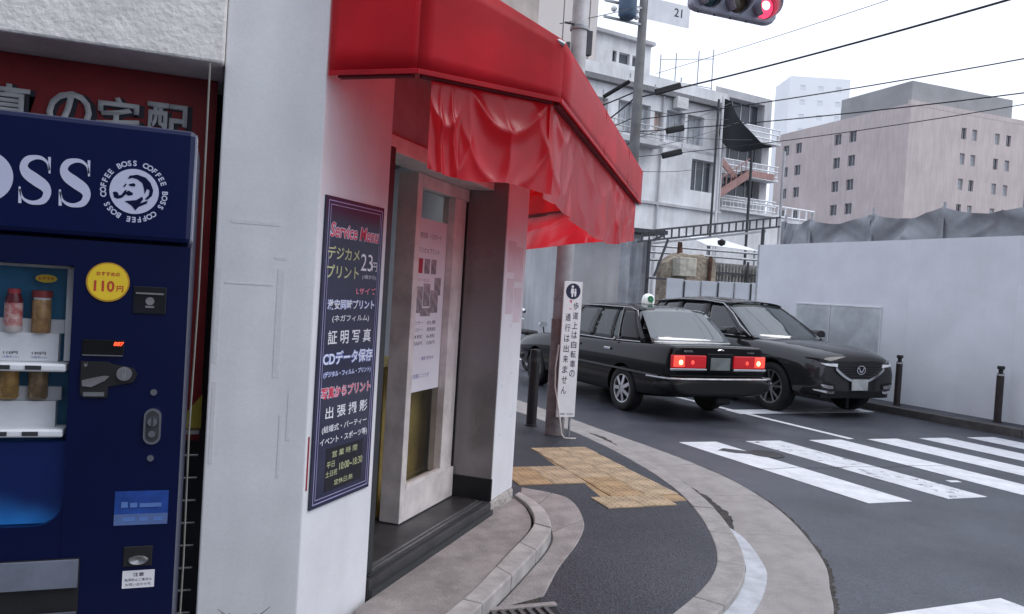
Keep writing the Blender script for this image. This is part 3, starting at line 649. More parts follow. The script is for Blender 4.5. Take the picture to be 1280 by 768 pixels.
# stickers low down
st = plate(Mv, -.258, -.111, .828, .931, .001, pm('sticker_blue', (.02, .07, .32), .35, var=.2, vs_=14), 'sticker', vm)
plate(Mv, -.258, -.111, .829, .862, .0006, pm('sticker_pale', (.1, .16, .36), .4), 'sticker_band', st, z=.0012)
m_si = pm('sticker_ink', (.1, .2, .5), .5)
for x0, x1, z0, z1 in ((-.24, -.222, .882, .899), (-.216, -.196, .882, .896), (-.19, -.13, .882, .894), (-.235, -.20, .84, .853), (-.19, -.165, .84, .853), (-.15, -.125, .84, .853)): plate(Mv, x0, x1, z0, z1, .0005, m_si, 'faded_print', st, z=.0019)
cr2 = plate(Mv, -.227, -.148, .703, .764, .004, m_blk, 'coin_return', vm, bevel=.003); MB().lathe([(.0, .0), (.024, .006), (.028, 0)], 20, Mv @ Matrix.Translation((-.186, .722, .004)) @ Matrix.Diagonal((1, .5, 1, 1))).build('return_cup', m_alu, cr2)
lb = plate(Mv, -.227, -.139, .637, .69, .001, m_paper, 'notice_label', vm)
Mv2 = Mv @ Matrix.Translation((0, 0, .0014)); lettering('注意', Mv2, -.183, .678, .03, .012, m_ink, lb, .01); lettering('転倒防止工事済み', Mv2, -.183, .662, .074, .009, m_ink, lb); lettering('お問い合わせ先', Mv2, -.183, .648, .07, .009, m_ink, lb)
# delivery hatch
plate(Mv, -1.03, -.342, .565, .738, .003, m_blk, 'hatch_surround', vm); plate(Mv, -1.02, -.345, .655, .735, .012, pm('hatch_flap', (.16, .18, .23), .3), 'hatch_flap', vm, z=.0032); plate(Mv, -1.02, -.345, .545, .58, .012, pm('hatch_lip', (.1, .11, .14), .4), 'hatch_lip', vm, z=.0032)
# display window
def sweep(name, c0, c1, axis, es):
    """printed colour sweep across a backlit sheet"""
    M = pm(name, c1, .3, bump=0, emit=c1, es=es); n = M.node_tree.nodes; l = M.node_tree.links; b = n['Principled BSDF']
    tc = n.new('ShaderNodeTexCoord'); d = n.new('ShaderNodeVectorMath'); d.operation = 'DOT_PRODUCT'; d.inputs[1].default_value = axis
    l.new(tc.outputs['Object'], d.inputs[0]); w = n.new('ShaderNodeTexNoise'); w.inputs['Scale'].default_value = 4; l.new(tc.outputs['Object'], w.inputs['Vector'])
    a = n.new('ShaderNodeMath'); a.operation = 'MULTIPLY_ADD'; a.inputs[1].default_value = .5; l.new(w.outputs['Fac'], a.inputs[0]); l.new(d.outputs['Value'], a.inputs[2])
    r = n.new('ShaderNodeValToRGB'); r.color_ramp.interpolation = 'EASE'; e = r.color_ramp.elements; e[0].color = (*c0, 1); e[1].color = (*c1, 1); e[0].position = .1; e[1].position = .62
    l.new(a.outputs[0], r.inputs[0]); l.new(r.outputs[0], b.inputs['Base Color']); l.new(r.outputs[0], b.inputs['Emission Color']); return M
bk = MB().box(-1.0595, -.398, .836, 1.592, -.112, -.104).xf(Mv).build('display_back', pm('display_teal', (.02, .12, .26), .4, var=.3, vs_=3, col2=(.03, .2, .36)), vm)
plate(Mv, -1.059, -.3985, .838, 1.075, .02, sweep('display_glow', (.002, .008, .06), (.02, .20, .62), (-.9, 0, -2.4), .3), 'lit_panel', vm, z=-.0435)
m_step = pm('display_white', (.68, .7, .74), .45, var=.04)
for z0, z1 in ((1.307, 1.44), (1.112, 1.24)):
    MB().box(-1.058, -.435, z0, z1 - .05, -.10, -.062).xf(Mv).build('display_step', m_step, vm)
    MB().box(-1.058, -.425, z1 - .05, z1 - .01, -.1035, -.085).xf(Mv).build('display_step', m_step, vm)
for z0 in (1.283, 1.092):
    sh = MB().box(-1.058, -.404, z0, z0 + .023, -.1, -.006).xf(Mv).build('button_bar', m_step, vm, bevel=.006)
    for x in (-.565, -.487):
        plate(Mv, x - .02, x + .02, z0 + .006, z0 + .018, .003, m_dark, 'push_button', sh, z=-.0058)
MB().box(-.42, -.4, 1.31, 1.59, -.103, -.06).xf(Mv).build('display_side', m_step, vm)
MB().box(-1.058, -.41, 1.583, 1.591, -.09, -.05).xf(Mv).build('display_lamp', pm('tube_off', (.5, .5, .5), .4), vm)
flat(Mv, ell(-.477, 1.551, .028, .012, 20), .001, m_yel, 'speech_bubble', vm, z=-.075); lettering('おすすめ', Mv @ Matrix.Translation((0, 0, -.0735)), -.477, 1.551, .042, .010, m_rp, vm, .02)
for x, s_ in ((-.557, '110円'), (-.485, '130円')):
    lettering(s_, Mv @ Matrix.Translation((0, 0, -.0615)), x, 1.331, .036, .009, m_ink, vm, .02); lettering('つめた~い', Mv @ Matrix.Translation((0, 0, -.0615)), x, 1.319, .042, .007, m_blu_ink, vm, .01)
MB().box(-1.0592, -.398, .8362, 1.5918, -.020, -.017).xf(Mv).build('window_pane', pm('machine_glass', (.02, .03, .04), .05, bump=0, alpha=.06, var=.01), vm)
# drinks on show
def bottle(x, z, prof, mats, label, name, group='drinks shown in the vending machine window'):
    t = thing(name, label, 'drink', (x, 2.665, z), group=group, local=True)
    for nm, a, b, mt in mats:
        MB().lathe(prof[a:b], 20).build(nm, mt, t, smooth=False, base=False)
    for c in t.children: smooth_by_angle(c, 40)
    return t
pet = [(.0, 0), (.0215, 0), (.0235, .004), (.0235, .018), (.0238, .018), (.0238, .085), (.0235, .085), (.022, .098), (.0165, .112), (.0165, .126), (.0, .126)]
d1 = bottle(-.557, 1.391, pet, (('base', 0, 5, pm('bottle_silver', (.5, .45, .45), .35)), ('label_band', 4, 7, pm('label_red', (.38, .05, .06), .4, var=.6, vs_=60, col2=(.6, .45, .42))), ('shoulder', 6, 9, pm('bottle_maroon', (.12, .01, .02), .3)), ('cap', 8, 11, pm('cap_red', (.42, .05, .07), .4))), 'red coffee bottle with red cap in the drinks machine window', 'coffee_bottle')
jar = [(0, 0), (.0235, 0), (.0255, .004), (.0255, .094), (.023, .098), (.023, .103), (.027, .104), (.027, .124), (.0, .125)]
d2 = bottle(-.485, 1.391, jar, (('jar_body', 0, 5, pm('jar_gold', (.36, .22, .09), .35, var=.35, vs_=45, col2=(.2, .11, .05))), ('neck', 4, 7, m_step), ('lid', 6, 9, pm('lid_red', (.22, .03, .03), .45))), 'gold coffee jar with dark red lid in the drinks machine window', 'coffee_jar')
can = [(0, 0), (.022, 0), (.026, .005), (.026, .092), (.0225, .1), (0, .1)]
for x, c, w in ((-.56, (.5, .3, .1), 'amber'), (-.485, (.32, .22, .12), 'brown')):
    bottle(x, 1.196, can, (('can_body', 0, 4, pm('can_' + w, c, .4, var=.3, vs_=30, metal=.3)), ('can_lid', 3, 6, m_alu)), w + ' drink can on the lower shelf of the vending machine window', 'drink_can')

# red signboard in the recess, letters standing off it
rs = thing('red_signboard', 'dark red signboard with white raised Japanese letters behind the vending machine', 'signboard', (-1.2, 3.6, 2.1))
MB().box(-2.4, -.045, 3.5, 3.56, .9, 2.383).build('panel', pm('sign_red', (.27, .016, .02), .5, var=.15), rs)
Ms = frame_m((0, 3.5, 0), (1, 0, 0), (0, 0, 1))
m_sw = pm('sign_white', (.62, .64, .66), .45)
for i, (c, x) in enumerate((('真', -.78), ('の', -.575), ('宅', -.405), ('配', -.225), ('写', -1.0))):
    o = lettering(c, Ms, x + .012, 2.178, .17, .175, m_ink, rs, .035); o.location.y -= .004
    o = lettering(c, Ms, x, 2.185, .155, .16, m_sw, rs, .018); o.location.y -= .012; o.name = 'raised_letter'
    o.modifiers.new('t', 'SOLIDIFY').thickness = .006
# wire rack in the gap
rack = thing('wire_rack', 'grey wire rack standing in the dark gap beside the vending machine', 'rack', (-.3, 3.4, .06))
for z in [.12 + .092 * k for k in range(10)]:
    MB().tube([(-.62, 3.42, z), (-.045, 3.42, z)], .005, 6).build('rung', m_alu, rack)
for x in (-.6, -.35, -.105): MB().tube([(x, 3.428, .058), (x, 3.428, .95)], .006, 6).build('upright', m_alu, rack)
MB().box(-.62, -.045, 3.40, 3.47, .945, .96).build('top_tray', m_alu, rack)
fp = MB().prism([(-.30, .961), (-.04, .961), (-.04, 1.1), (-.10, 1.02), (-.16, .985)], 0, .004).xf(frame_m((0, 3.44, -.135), (1, 0, 0), (0, 0, 1))).build('folded_sheet', pm('yellow_sheet', (.45, .36, .05), .6), None)
fp.location.z += .137; tag(fp, 'folded yellow sheet lying on the wire rack beside the pillar', 'sheet')
hose = MB().tube([(-.078, 3.2, .06), (-.074, 3.21, .5), (-.078, 3.2, 1.0), (-.07, 3.21, 1.5), (-.072, 3.2, 2.38)], .004, 6).build('power_cord', pm('cord_tan', (.25, .24, .22), .5), None)
tag(hose, 'thin pale cord hanging down between vending machine and pillar', 'cord')
# weeds at the pillar foot
wd = thing('weed', 'thin dry weed sprouting at the foot of the white pillar', 'weed', (.12, 3.12, .058))
m_stem = pm('weed_stem', (.12, .12, .06), .8, var=.3); m_leaf = pm('weed_leaf', (.06, .10, .03), .7, var=.3)
rw = random.Random(3)
for k in range(9):
    a = rw.uniform(0, 6.28); h = rw.uniform(.18, .42); r_ = rw.uniform(.05, .2); b0 = Vector((.1 + rw.uniform(-.08, .1), 3.1 + rw.uniform(-.02, .04), .05))
    pts = [b0 + Vector((math.cos(a) * r_ * t * t, -abs(math.sin(a)) * r_ * t * t * .5, h * t * (1 - .25 * t))) for t in [i / 6 for i in range(7)]]
    MB().tube(pts, [.003, .003, .0025, .002, .002, .0015, .001], 5).build('stem', m_stem, wd)
    for t in (3, 4, 5):
        p = pts[t]; d = Vector((math.cos(a + t), -.4, .35)).normalized() * rw.uniform(.02, .05); n = Vector((-d.y, d.x, .01)).normalized() * .007
        MB().add([p, p + d * .5 + n, p + d, p + d * .5 - n], [(0, 1, 2, 3)]).build('leaf', m_leaf, wd, fixn=False)

# ---- step and kerb in front of the shop entrance
cin = [Vector(p) for p in catmull([(.55, 2.86), (1.00, 3.36), (1.24, 3.64), (1.54, 4.05), (1.85, 4.47), (1.97, 4.70), (2.045, 5.0), (2.05, 5.24)], 6)]
cot = [Vector(p) for p in catmull([(.68, 2.80), (1.11, 3.30), (1.31, 3.54), (1.58, 3.87), (1.93, 4.33), (2.07, 4.62), (2.15, 5.0), (2.13, 5.34)], 6)]
bnd = [Vector(p) for p in catmull([(1.0, 2.75), (1.42, 3.35), (1.62, 3.64), (1.86, 4.0), (2.2, 4.45), (2.42, 4.85), (2.54, 5.4), (2.3, 5.72)], 6)]
apoly = [ch(.45, .031, 0)[:2]] + [ch(2.15, .031, 0)[:2], ch(2.15, .013, 0)[:2], ch(2.55, .013, 0)[:2]] + [tuple(p) for p in reversed(cin)] + [(.42, 3.0)]
apron = struct(MB().prism(apoly, -.02, .118).build('entrance_apron', m_conc3))
step = struct(MB().prism([tuple(a + (b - a) * .1) for a, b in zip(cin, cot)] + [tuple(a + (b - a) * .9) for a, b in reversed(list(zip(cin, cot)))], -.02, .11).build('entrance_kerb', m_mud))
strip_pieces([a + (b - a) * .14 for a, b in zip(cin, cot)], cot, -.02, .142, .138, .40, .004, 'kerb_stone', pm('pale_kerb', (.40, .375, .36), .8, var=.15, vs_=6, bump=.5, bs=60), step, bevel=.008)
bl = struct(MB().prism([tuple(a + (b - a) * .05) for a, b in zip(cot, bnd)] + [tuple(a + (b - a) * .97) for a, b in reversed(list(zip(cot, bnd)))], -.02, .0585).build('side_gutter', m_mud))
strip_pieces([a + (b - a) * .06 for a, b in zip(cot, bnd)], bnd, -.02, .063, .066, .62, .005, 'gutter_slab', m_conc3, bl, bevel=.005, start=12)
gr = thing('drain_grate', 'dark slotted iron drain grate in the gutter below the entrance step', 'drain grate', (1.42, 3.5, .06))
MB().box(1.16, 1.62, 3.3, 3.545, .02, .0605).build('well', m_blk, gr)
for k in range(9): MB().box(1.2 + .045 * k, 1.222 + .045 * k, 3.34, 3.51, .061, .068).build('bar', pm('grate_iron', (.16, .15, .15), .6, .4, bump=.4), gr)
MB().box(1.16, 1.64, 3.512, 3.55, .061, .070).build('frame', m_conc3, gr)
# ================================================================ vehicles (local frame: x forward, y left, z up, origin under the rear axle)
m_black = pm('taxi_black', (.003, .003, .004), .09, var=.1, vs_=1, bump=0, spec=.32)
m_grey = pm('suv_grey', (.036, .036, .038), .08, .25, var=.05, vs_=1, bump=0, spec=.5)
m_carglass = glass('car_glass', (.05, .065, .068), .7, .02, 2.55); m_sideglass = glass('side_glass', (.02, .03, .032), .5, .02, 1.8)
m_carglass2 = glass('tinted_glass', (.008, .009, .011), .93, .03, 1.6)
m_plas = pm('black_plastic', (.008, .008, .009), .45, var=.1, spec=.3)
m_tyre = pm('tyre', (.014, .014, .015), .8, var=.2, vs_=20, bump=.2)
m_alloy = pm('alloy', (.5, .5, .52), .3, .9, var=.05)
m_cab = pm('cabin_dark', (.03, .03, .032), .8)
m_tail = pm('tail_red', (.32, .008, .012), .15, var=.05, emit=(1, .02, .03), es=.16, coat=.3)
m_brake = pm('brake_lit', (.6, .05, .03), .2, var=.05, emit=(1, .07, .05), es=.8)
m_hot = pm('bulb_hot', (1, .6, .3), .3, emit=(1, .5, .2), es=2.5)
m_platem = pm('number_plate', (.16, .18, .18), .5, var=.2, vs_=4)
def loft(stations, sec, cap=True):
    """stations: list of parameter tuples; sec(params) -> half section from bottom centre to top centre"""
    q = MB(); rows = []
    for st in stations:
        h = sec(*st); x = st[0]
        rows.append([(x, -y, z) for y, z in reversed(h[1:-1])] if False else [(x + (p[2] if len(p) > 2 else 0), p[0], p[1]) for p in h] + [(x + (p[2] if len(p) > 2 else 0), -p[0], p[1]) for p in reversed(h[1:-1])])
    n = len(rows[0])
    for r_ in rows: q.v += [Vector(p) for p in r_]
    for i in range(len(rows) - 1):
        for j in range(n): q.f.append([i * n + j, i * n + (j + 1) % n, (i + 1) * n + (j + 1) % n, (i + 1) * n + j])
    if cap:
        for base, rev in ((0, False), ((len(rows) - 1) * n, True)):
            k = n // 2
            for j in range(k):      # quads across the end, left to right
                a, b = j, j + 1; c, d = (n - j - 1) % n, (n - j) % n
                f = [base + a, base + b, base + c, base + d]
                f = list(dict.fromkeys(f))
                if len(f) >= 3: q.f.append(f if rev else f[::-1])
    return q
def bake(o, cutters=()):
    """apply modifiers, cut the wheel arches"""
    for c in cutters:
        b = o.modifiers.new('cut', 'BOOLEAN'); b.object = c; b.operation = 'DIFFERENCE'; b.solver = 'EXACT'
    dg = bpy.context.evaluated_depsgraph_get(); me = bpy.data.meshes.new_from_object(o.evaluated_get(dg))
    o.modifiers.clear(); o.data = me
    for c in cutters: bpy.data.objects.remove(c)
    return smooth_by_angle(o, 32)
def cutter(x, y0, y1, z, r):
    o = MB().lathe([(r, 0), (r, y1 - y0)], 32, Matrix.Translation((x, y0, z)) @ Matrix.Rotation(R(-90), 4, 'X')).build('cut', None)
    return o
def wheel(car, x, y, side, r, w, rim_r, kind):
    """side +1: outer face towards +y"""
    Mw = Matrix.Translation((x, y, r)) @ Matrix.Rotation(R(-90 * side), 4, 'X')
    hub = MB().lathe([(.06, -w * .3), (.06, w * .42), (.05, w * .45), (0, w * .45)], 16, Mw).build('wheel', m_alloy, car)
    t = MB().lathe([(rim_r, -w / 2), (r - .03, -w / 2), (r - .008, -w * .42), (r, -w * .3), (r, w * .3), (r - .008, w * .42), (r - .03, w / 2), (rim_r + .012, w / 2), (rim_r, w * .44)], 36, Mw, closed=True).build('tyre', m_tyre, hub); smooth_by_angle(t, 50)
    q = MB().lathe([(rim_r + .003, w * .46), (rim_r - .012, w * .45), (rim_r - .02, w * .3), (rim_r - .03, -w * .3)], 36, Mw, cap=False)
    if kind == 'suv':
        for k in range(5):
            for da in (-.17, .17):
                a = 2 * math.pi * k / 5 + .3; a1 = a + da * .55; a2 = a + da * 1.35
                p1 = Vector((math.cos(a1) * .05, math.sin(a1) * .05, w * .40)); p2 = Vector((math.cos(a2) * (rim_r - .01), math.sin(a2) * (rim_r - .01), w * .36))
                q.bar(Mw @ p1, Mw @ p2, .028, .022, (Mw.to_3x3() @ Vector((0, 0, 1))))
    else:
        for k in range(7):
            a = 2 * math.pi * k / 7; 
            p1 = Vector((math.cos(a) * .05, math.sin(a) * .05, w * .44)); p2 = Vector((math.cos(a) * (rim_r - .01), math.sin(a) * (rim_r - .01), w * .40))
            q.bar(Mw @ p1, Mw @ p2, .05, .02, (Mw.to_3x3() @ Vector((0, 0, 1))))
    q.build('rim', m_alloy, hub)
    MB().lathe([(rim_r - .031, -.02), (0, -.02)], 24, Mw).build('brake_disc', pm('brake_dark', (.03, .03, .03), .6, .5), hub)
def cabin(car, segs, ends, roof_fn, body_mat, yb, yr, zb, zr, bulge=.03):
    """side glass and pillars between belt line and roof rail; segs: (xb0, xt0, xb1, xt1, name, mat)"""
    for sd_ in (1, -1):
        for xb0, xt0, xb1, xt1, nm, mt, inset in segs:
            def fn(u, v):
                xb = xb0 + (xb1 - xb0) * u; xt = xt0 + (xt1 - xt0) * u; x = xb + (xt - xb) * v
                y = yb(xb) + (yr(xt) - yb(xb)) * v + bulge * math.sin(math.pi * v) - inset; z = zb(xb) + (zr(xt) - zb(xb)) * v
                return (x, sd_ * y, z)
            MB().grid(fn, 6, 6).build(nm, mt, car, smooth=True, solid=.006, fixn=False)
    for b0, t0, nm, mt, cb, inset in ends:          # b0: (x, halfwidth, z) base, t0: top, cb: bow along x
        def fn(u, v):
            w = (b0[1] + (t0[1] - b0[1]) * v) * (2 * u - 1); k = 1 - (2 * u - 1) ** 2
            return (b0[0] + (t0[0] - b0[0]) * v + cb * k * (1 - .4 * v) + inset, w, b0[2] + (t0[2] - b0[2]) * v + .02 * math.sin(math.pi * v) + (.03 * k * v))
        MB().grid(fn, 10, 8).build(nm, mt, car, smooth=True, solid=.006, fixn=False)
    q = MB(); q.grid(roof_fn, 12, 10); o = q.build('roof', body_mat, car, smooth=True, solid=.02, fixn=False)
    return o

# ---------------------------------------------------------------- the taxi
TA = Vector((6.23, 9.98, 0)); th = R(-5)
taxi = thing('taxi', 'black sedan taxi with lit brake lamps and clover roof lantern, seen from behind', 'taxi', TA, math.pi / 2 + R(5), local=True)
def sec_t(x, zb, zm, zs, zt, wb, wm, wsh, dx=0):
    return [(0, zb), (wb * .6, zb), (wb, zb), (wm - .015, zb + .1), (wm, zm), (wm - .004, (zm + zs) / 2 + .02), (wsh + .012, zs - .02), (wsh - .03, zs + .004), (wsh * .6, zt - .01), (0, zt)]
WB = 2.70
st_t = [(-1.06, .36, .62, .985, 1.0, .70, .76, .72), (-1.045, .34, .62, 1.0, 1.02, .74, .80, .75), (-1.0, .33, .63, 1.015, 1.035, .78, .825, .77), (-.75, .30, .64, 1.015, 1.04, .80, .845, .775), (-.4, .26, .65, 1.0, 1.03, .80, .848, .78), (0, .24, .65, .985, 1.02, .80, .848, .785), (.8, .22, .64, .965, 1.0, .80, .848, .79), (1.6, .22, .63, .955, .98, .80, .848, .79), (2.25, .24, .62, .945, .965, .79, .845, .78), (2.8, .26, .60, .90, .925, .78, .84, .76), (3.3, .30, .56, .83, .86, .74, .81, .72), (3.48, .32, .54, .79, .81, .72, .78, .70), (3.52, .36, .54, .76, .77, .68, .74, .66)]
bo = loft(st_t, sec_t).build('body', m_black, taxi, sub=2, merge=True)
cut = [cutter(x, y0, y1, .31, .365) for x in (0, WB) for y0, y1 in ((.52, 1.2), (-1.2, -.52))]
for c in cut: c.parent = taxi
bake(bo, cut)
for x in (0, WB):
    for s_ in (1, -1): wheel(taxi, x, s_ * .735, s_, .315, .19, .20, 'taxi')
yb = lambda x: .762 - .04 * max(0, (x - 1.9)) - .05 * max(0, -x - .1); yr = lambda x: .59
zb = lambda x: .975 if x > .4 else .975 + .03 * min(1, (.4 - x)); zr = lambda x: 1.452 - .02 * max(0, x - 1.2)
segs = [(-.42, .04, -.32, .10, 'window_trim', m_black, 0), (-.32, .10, .24, .38, 'rear_pillar', m_black, 0), (.24, .38, .42, .50, 'quarter_window', m_sideglass, .012), (.42, .50, .46, .54, 'pillar', m_plas, .004), (.46, .54, .98, .96, 'side_window', m_sideglass, .012), (.98, .96, 1.08, 1.05, 'pillar', m_black, 0), (1.08, 1.05, 1.88, 1.50, 'side_window', m_sideglass, .012), (1.88, 1.50, 2.08, 1.60, 'front_pillar', m_black, 0)]
ends = [((-.47, .69, 1.015), (.03, .565, 1.447), 'rear_window', m_carglass, -.06, 0), ((2.12, .70, .955), (1.62, .56, 1.435), 'windscreen', m_carglass, .09, 0)]
def rf(u, v):
    x = .0 + 1.66 * u; w = (2 * v - 1); hw = .60 - .02 * abs(2 * u - 1); z = 1.452 + .058 * (1 - w * w) ** .6 * (.55 + .45 * math.sin(math.pi * min(1, max(0, .12 + u * .8)))) - .03 * abs(2 * u - 1) ** 3
    return (x, w * hw, z)
cabin(taxi, segs, ends, rf, m_black, yb, yr, zb, zr, .02)
MB().box(.0, 2.0, -.6, .6, .3, .55).build('cabin_floor', m_cab, taxi)
for y in (.36, -.36):
    MB().box(.98, 1.1, y - .24, y + .24, .5, 1.12).build('seat_back', m_cab, taxi, bevel=.04); MB().box(1.0, 1.08, y - .13, y + .13, 1.13, 1.32).build('headrest', pm('headrest_white', (.55, .55, .56), .8), taxi, bevel=.03)
MB().box(-.05, .15, -.62, .62, .5, 1.08).build('rear_seat', m_cab, taxi, bevel=.04)
MB().box(-.48, -.05, -.64, .64, .96, .985).build('parcel_shelf', m_cab, taxi)
MB().box(-.42, -.2, .2, .5, .986, 1.05).build('shelf_box', m_paper, taxi)
# window trims and mouldings
for s_ in (1, -1):
    MB().tube([(-.30, s_ * (yb(-.3) + .008), zb(-.3) + .004), (.4, s_ * (yb(.4) + .008), zb(.4) + .004), (2.05, s_ * (yb(2.05) + .006), .975)], .010, 6).build('belt_moulding', m_alu, taxi)
    MB().tube([(.24, s_ * .775, .985), (.31, s_ * .70, 1.22), (.38, s_ * .61, 1.448)], .006, 6).build('window_trim', m_alu, taxi)
    MB().box(-.86, 2.0, s_ * .846 - .008, s_ * .846 + .008, .585, .61).build('side_moulding', pm('moulding', (.06, .06, .065), .35), taxi)
    for x in (.32, 1.2):
        h = MB().box(x, x + .16, s_ * .838 - .012, s_ * .838 + .02, .835, .87).build('door_handle', m_chrome, taxi, bevel=.006)
    # fender mirrors
    fm = MB().tube([(2.68, s_ * .70, .90), (2.64, s_ * .74, 1.0)], .012, 8).build('fender_mirror', m_blk, taxi)
    MB().lathe([(0, -.03), (.05, -.02), (.068, .01), (.07, .035), (0, .035)], 20, Matrix.Translation((2.64, s_ * .76, 1.05)) @ Matrix.Rotation(R(90), 4, 'Y') @ Matrix.Diagonal((.72, 1.15, -1, 1))).build('mirror_head', m_chrome, fm)
    MB().tube([(.28, s_ * .80, .99), (.26, s_ * .83, 1.01)], .02, 8).build('side_lamp', m_chrome, taxi)
    # tail lamps: lit cluster, amber edge, chrome foot
    y0, y1 = s_ * .235, s_ * .785
    a, b = min(y0, y1), max(y0, y1)
    tl = MB().box(-1.085, -1.03, a, b, .725, .895).build('tail_lamp', m_tail, taxi, bevel=.012)
    oy = s_ * .68; MB().box(-1.092, -1.03, oy - .09, oy + .09, .74, .885).build('brake_lens', m_brake, tl, bevel=.01)
    MB().lathe([(.034, 0), (.016, .012), (0, .014)], 16, Matrix.Translation((-1.092, s_ * .655, .80)) @ Matrix.Rotation(R(-90), 4, 'Y')).build('bulb_glow', m_hot, tl)
    MB().lathe([(.028, 0), (.015, .008), (0, .01)], 16, Matrix.Translation((-1.086, s_ * .46, .80)) @ Matrix.Rotation(R(-90), 4, 'Y')).build('bulb_glow', m_brake, tl)
    MB().box(-1.09, -1.03, a - .01, b + .005, .69, .72).build('lamp_trim', m_chrome, tl, bevel=.006)
MB().box(-1.078, -1.03, -.225, .225, .66, .92).build('plate_recess', m_black, taxi, bevel=.01)
MB().box(-1.09, -1.075, -.165, .165, .70, .865).build('number_plate', m_platem, taxi, bevel=.004)
MB().tube([(-1.075, -.05, .965), (-1.078, 0, .978), (-1.075, .05, .965)], .008, 6).build('crown_emblem', m_chrome, taxi)
Mt = frame_m((-1.064, 0, 0), (0, -1, 0), (0, 0, 1))
lettering('TOYOTA', Mt, -.52, .945, .14, .025, m_alu, taxi, .01); lettering('Comfort', Mt, .53, .945, .12, .022, m_alu, taxi, .01)
bp_ = loft([(-1.20, .40, .5, .55, .56, .66, .72, .70), (-1.19, .36, .5, .575, .585, .74, .80, .78), (-1.12, .34, .5, .59, .60, .82, .852, .84), (-.85, .36, .5, .575, .585, .84, .862, .85), (-.62, .42, .5, .56, .565, .84, .858, .85)], lambda x, zb_, zm, zs, zt, wb, wm, wsh: [(0, zb_), (wb, zb_), (wm, zm), (wsh, zs), (0, zt)]).build('rear_bumper', m_plas, taxi, sub=2, merge=True); bake(bp_)
MB().tube([(-.64, .866, .575), (-.9, .868, .582), (-1.12, .85, .59), (-1.192, .72, .592), (-1.206, 0, .592), (-1.192, -.72, .592), (-1.12, -.85, .59), (-.9, -.868, .582), (-.64, -.866, .575)], .015, 8).build('bumper_trim', m_alu, taxi)
fb_ = loft([(2.98, .42, .5, .56, .565, .82, .85, .84), (3.3, .36, .46, .56, .57, .80, .84, .82), (3.58, .34, .46, .56, .57, .70, .76, .74), (3.62, .38, .46, .53, .54, .6, .66, .64)], lambda x, zb_, zm, zs, zt, wb, wm, wsh: [(0, zb_), (wb, zb_), (wm, zm), (wsh, zs), (0, zt)]).build('front_bumper', m_plas, taxi, sub=2, merge=True); bake(fb_)
MB().box(3.46, 3.54, -.36, .36, .60, .75).build('grille', m_chrome, taxi, bevel=.01)
for s_ in (1, -1): MB().box(3.44, 3.53, min(s_ * .40, s_ * .70), max(s_ * .40, s_ * .70), .60, .75).build('headlight', m_chrome, taxi, bevel=.02)
MB().box(-1.0, -.6, -.3, -.05, .22, .33).build('exhaust_box', m_blk, taxi, bevel=.03)
# roof lantern with green clover
la = MB().lathe([(.105, 0), (.11, .015), (.108, .07), (.09, .125), (.045, .155), (0, .16)], 24, Matrix.Translation((.66, 0, 1.52)) @ Matrix.Diagonal((.62, 1, 1, 1))).build('roof_lantern', pm('lantern_white', (.8, .82, .8), .35, var=.02, bump=0, emit=(.9, 1, .95), es=.12), taxi); smooth_by_angle(la, 50)
MB().box(.56, .76, -.12, .12, 1.503, 1.522).build('lantern_base', m_plas, la)
Ml = frame_m((.597, 0, 1.595), (0, -1, 0), (.18, 0, 1)); m_grn = pm('clover_green', (.005, .20, .08), .4)
q = MB()
for k in range(4):
    a = math.pi / 4 + k * math.pi / 2
    for da in (-.38, .38): q.lathe([(.021, .0), (.021, .022)], 14, Ml @ Matrix.Translation((.032 * math.cos(a + da), .032 * math.sin(a + da), -.012)))
q.bar(Ml @ Vector((0, 0, .004)), Ml @ Vector((.02, -.062, .004)), .01, .02, Ml.to_3x3() @ Vector((0, 0, 1)))
q.build('clover', m_grn, la)

for s_ in (1, -1):
    MB().tube([(-.18, s_ * .69, 1.2), (.02, s_ * .61, 1.42), (.2, s_ * .602, 1.462), (1.0, s_ * .602, 1.462), (1.5, s_ * .602, 1.452), (1.85, s_ * .70, 1.2), (2.04, s_ * .752, .99)], .007, 6).build('drip_rail', m_alu, taxi)
MB().tube([(-.482, -.66, 1.022), (-.515, -.3, 1.026), (-.525, 0, 1.028), (-.515, .3, 1.026), (-.482, .66, 1.022)], .008, 6).build('window_trim', m_alu, taxi)
# ---------------------------------------------------------------- the dark suv
SWB = 2.93
suv = thing('suv', 'dark grey suv with wide grille waiting nose first beside the taxi', 'car', (8.90 + math.sin(R(-5)) * SWB, 10.05 + math.cos(R(-5)) * SWB, 0), -math.pi / 2 + R(5), local=True)
def sec_s(x, zb_, zm, zs, zt, wb, wm, wsh):
    return [(0, zb_), (wb * .6, zb_), (wb, zb_), (wm - .02, zb_ + .14), (wm, zm), (wm - .012, (zm + zs) / 2 + .03), (wsh + .03, zs - .035), (wsh - .03, zs + .004), (wsh * .6, zt - .012), (0, zt)]
st_s = [(-.98, .42, .75, 1.02, 1.05, .70, .78, .68), (-.95, .38, .75, 1.08, 1.10, .76, .84, .74), (-.85, .34, .75, 1.13, 1.14, .82, .89, .78), (-.4, .28, .72, 1.13, 1.15, .86, .915, .80), (.4, .26, .70, 1.10, 1.12, .87, .92, .81), (1.4, .26, .68, 1.07, 1.09, .87, .92, .82), (2.1, .27, .68, 1.055, 1.10, .87, .92, .81), (2.5, .28, .68, 1.05, 1.115, .87, .922, .80), (2.95, .29, .67, 1.03, 1.105, .86, .92, .78), (3.35, .30, .64, .985, 1.065, .84, .905, .75), (3.58, .31, .60, .945, 1.02, .80, .88, .72), (3.70, .32, .58, .91, .975, .75, .83, .68), (3.78, .34, .57, .86, .925, .69, .76, .62), (3.80, .37, .57, .76, .82, .58, .64, .50)]
sb_ = loft(st_s, sec_s).build('body', m_grey, suv, sub=2, merge=True)
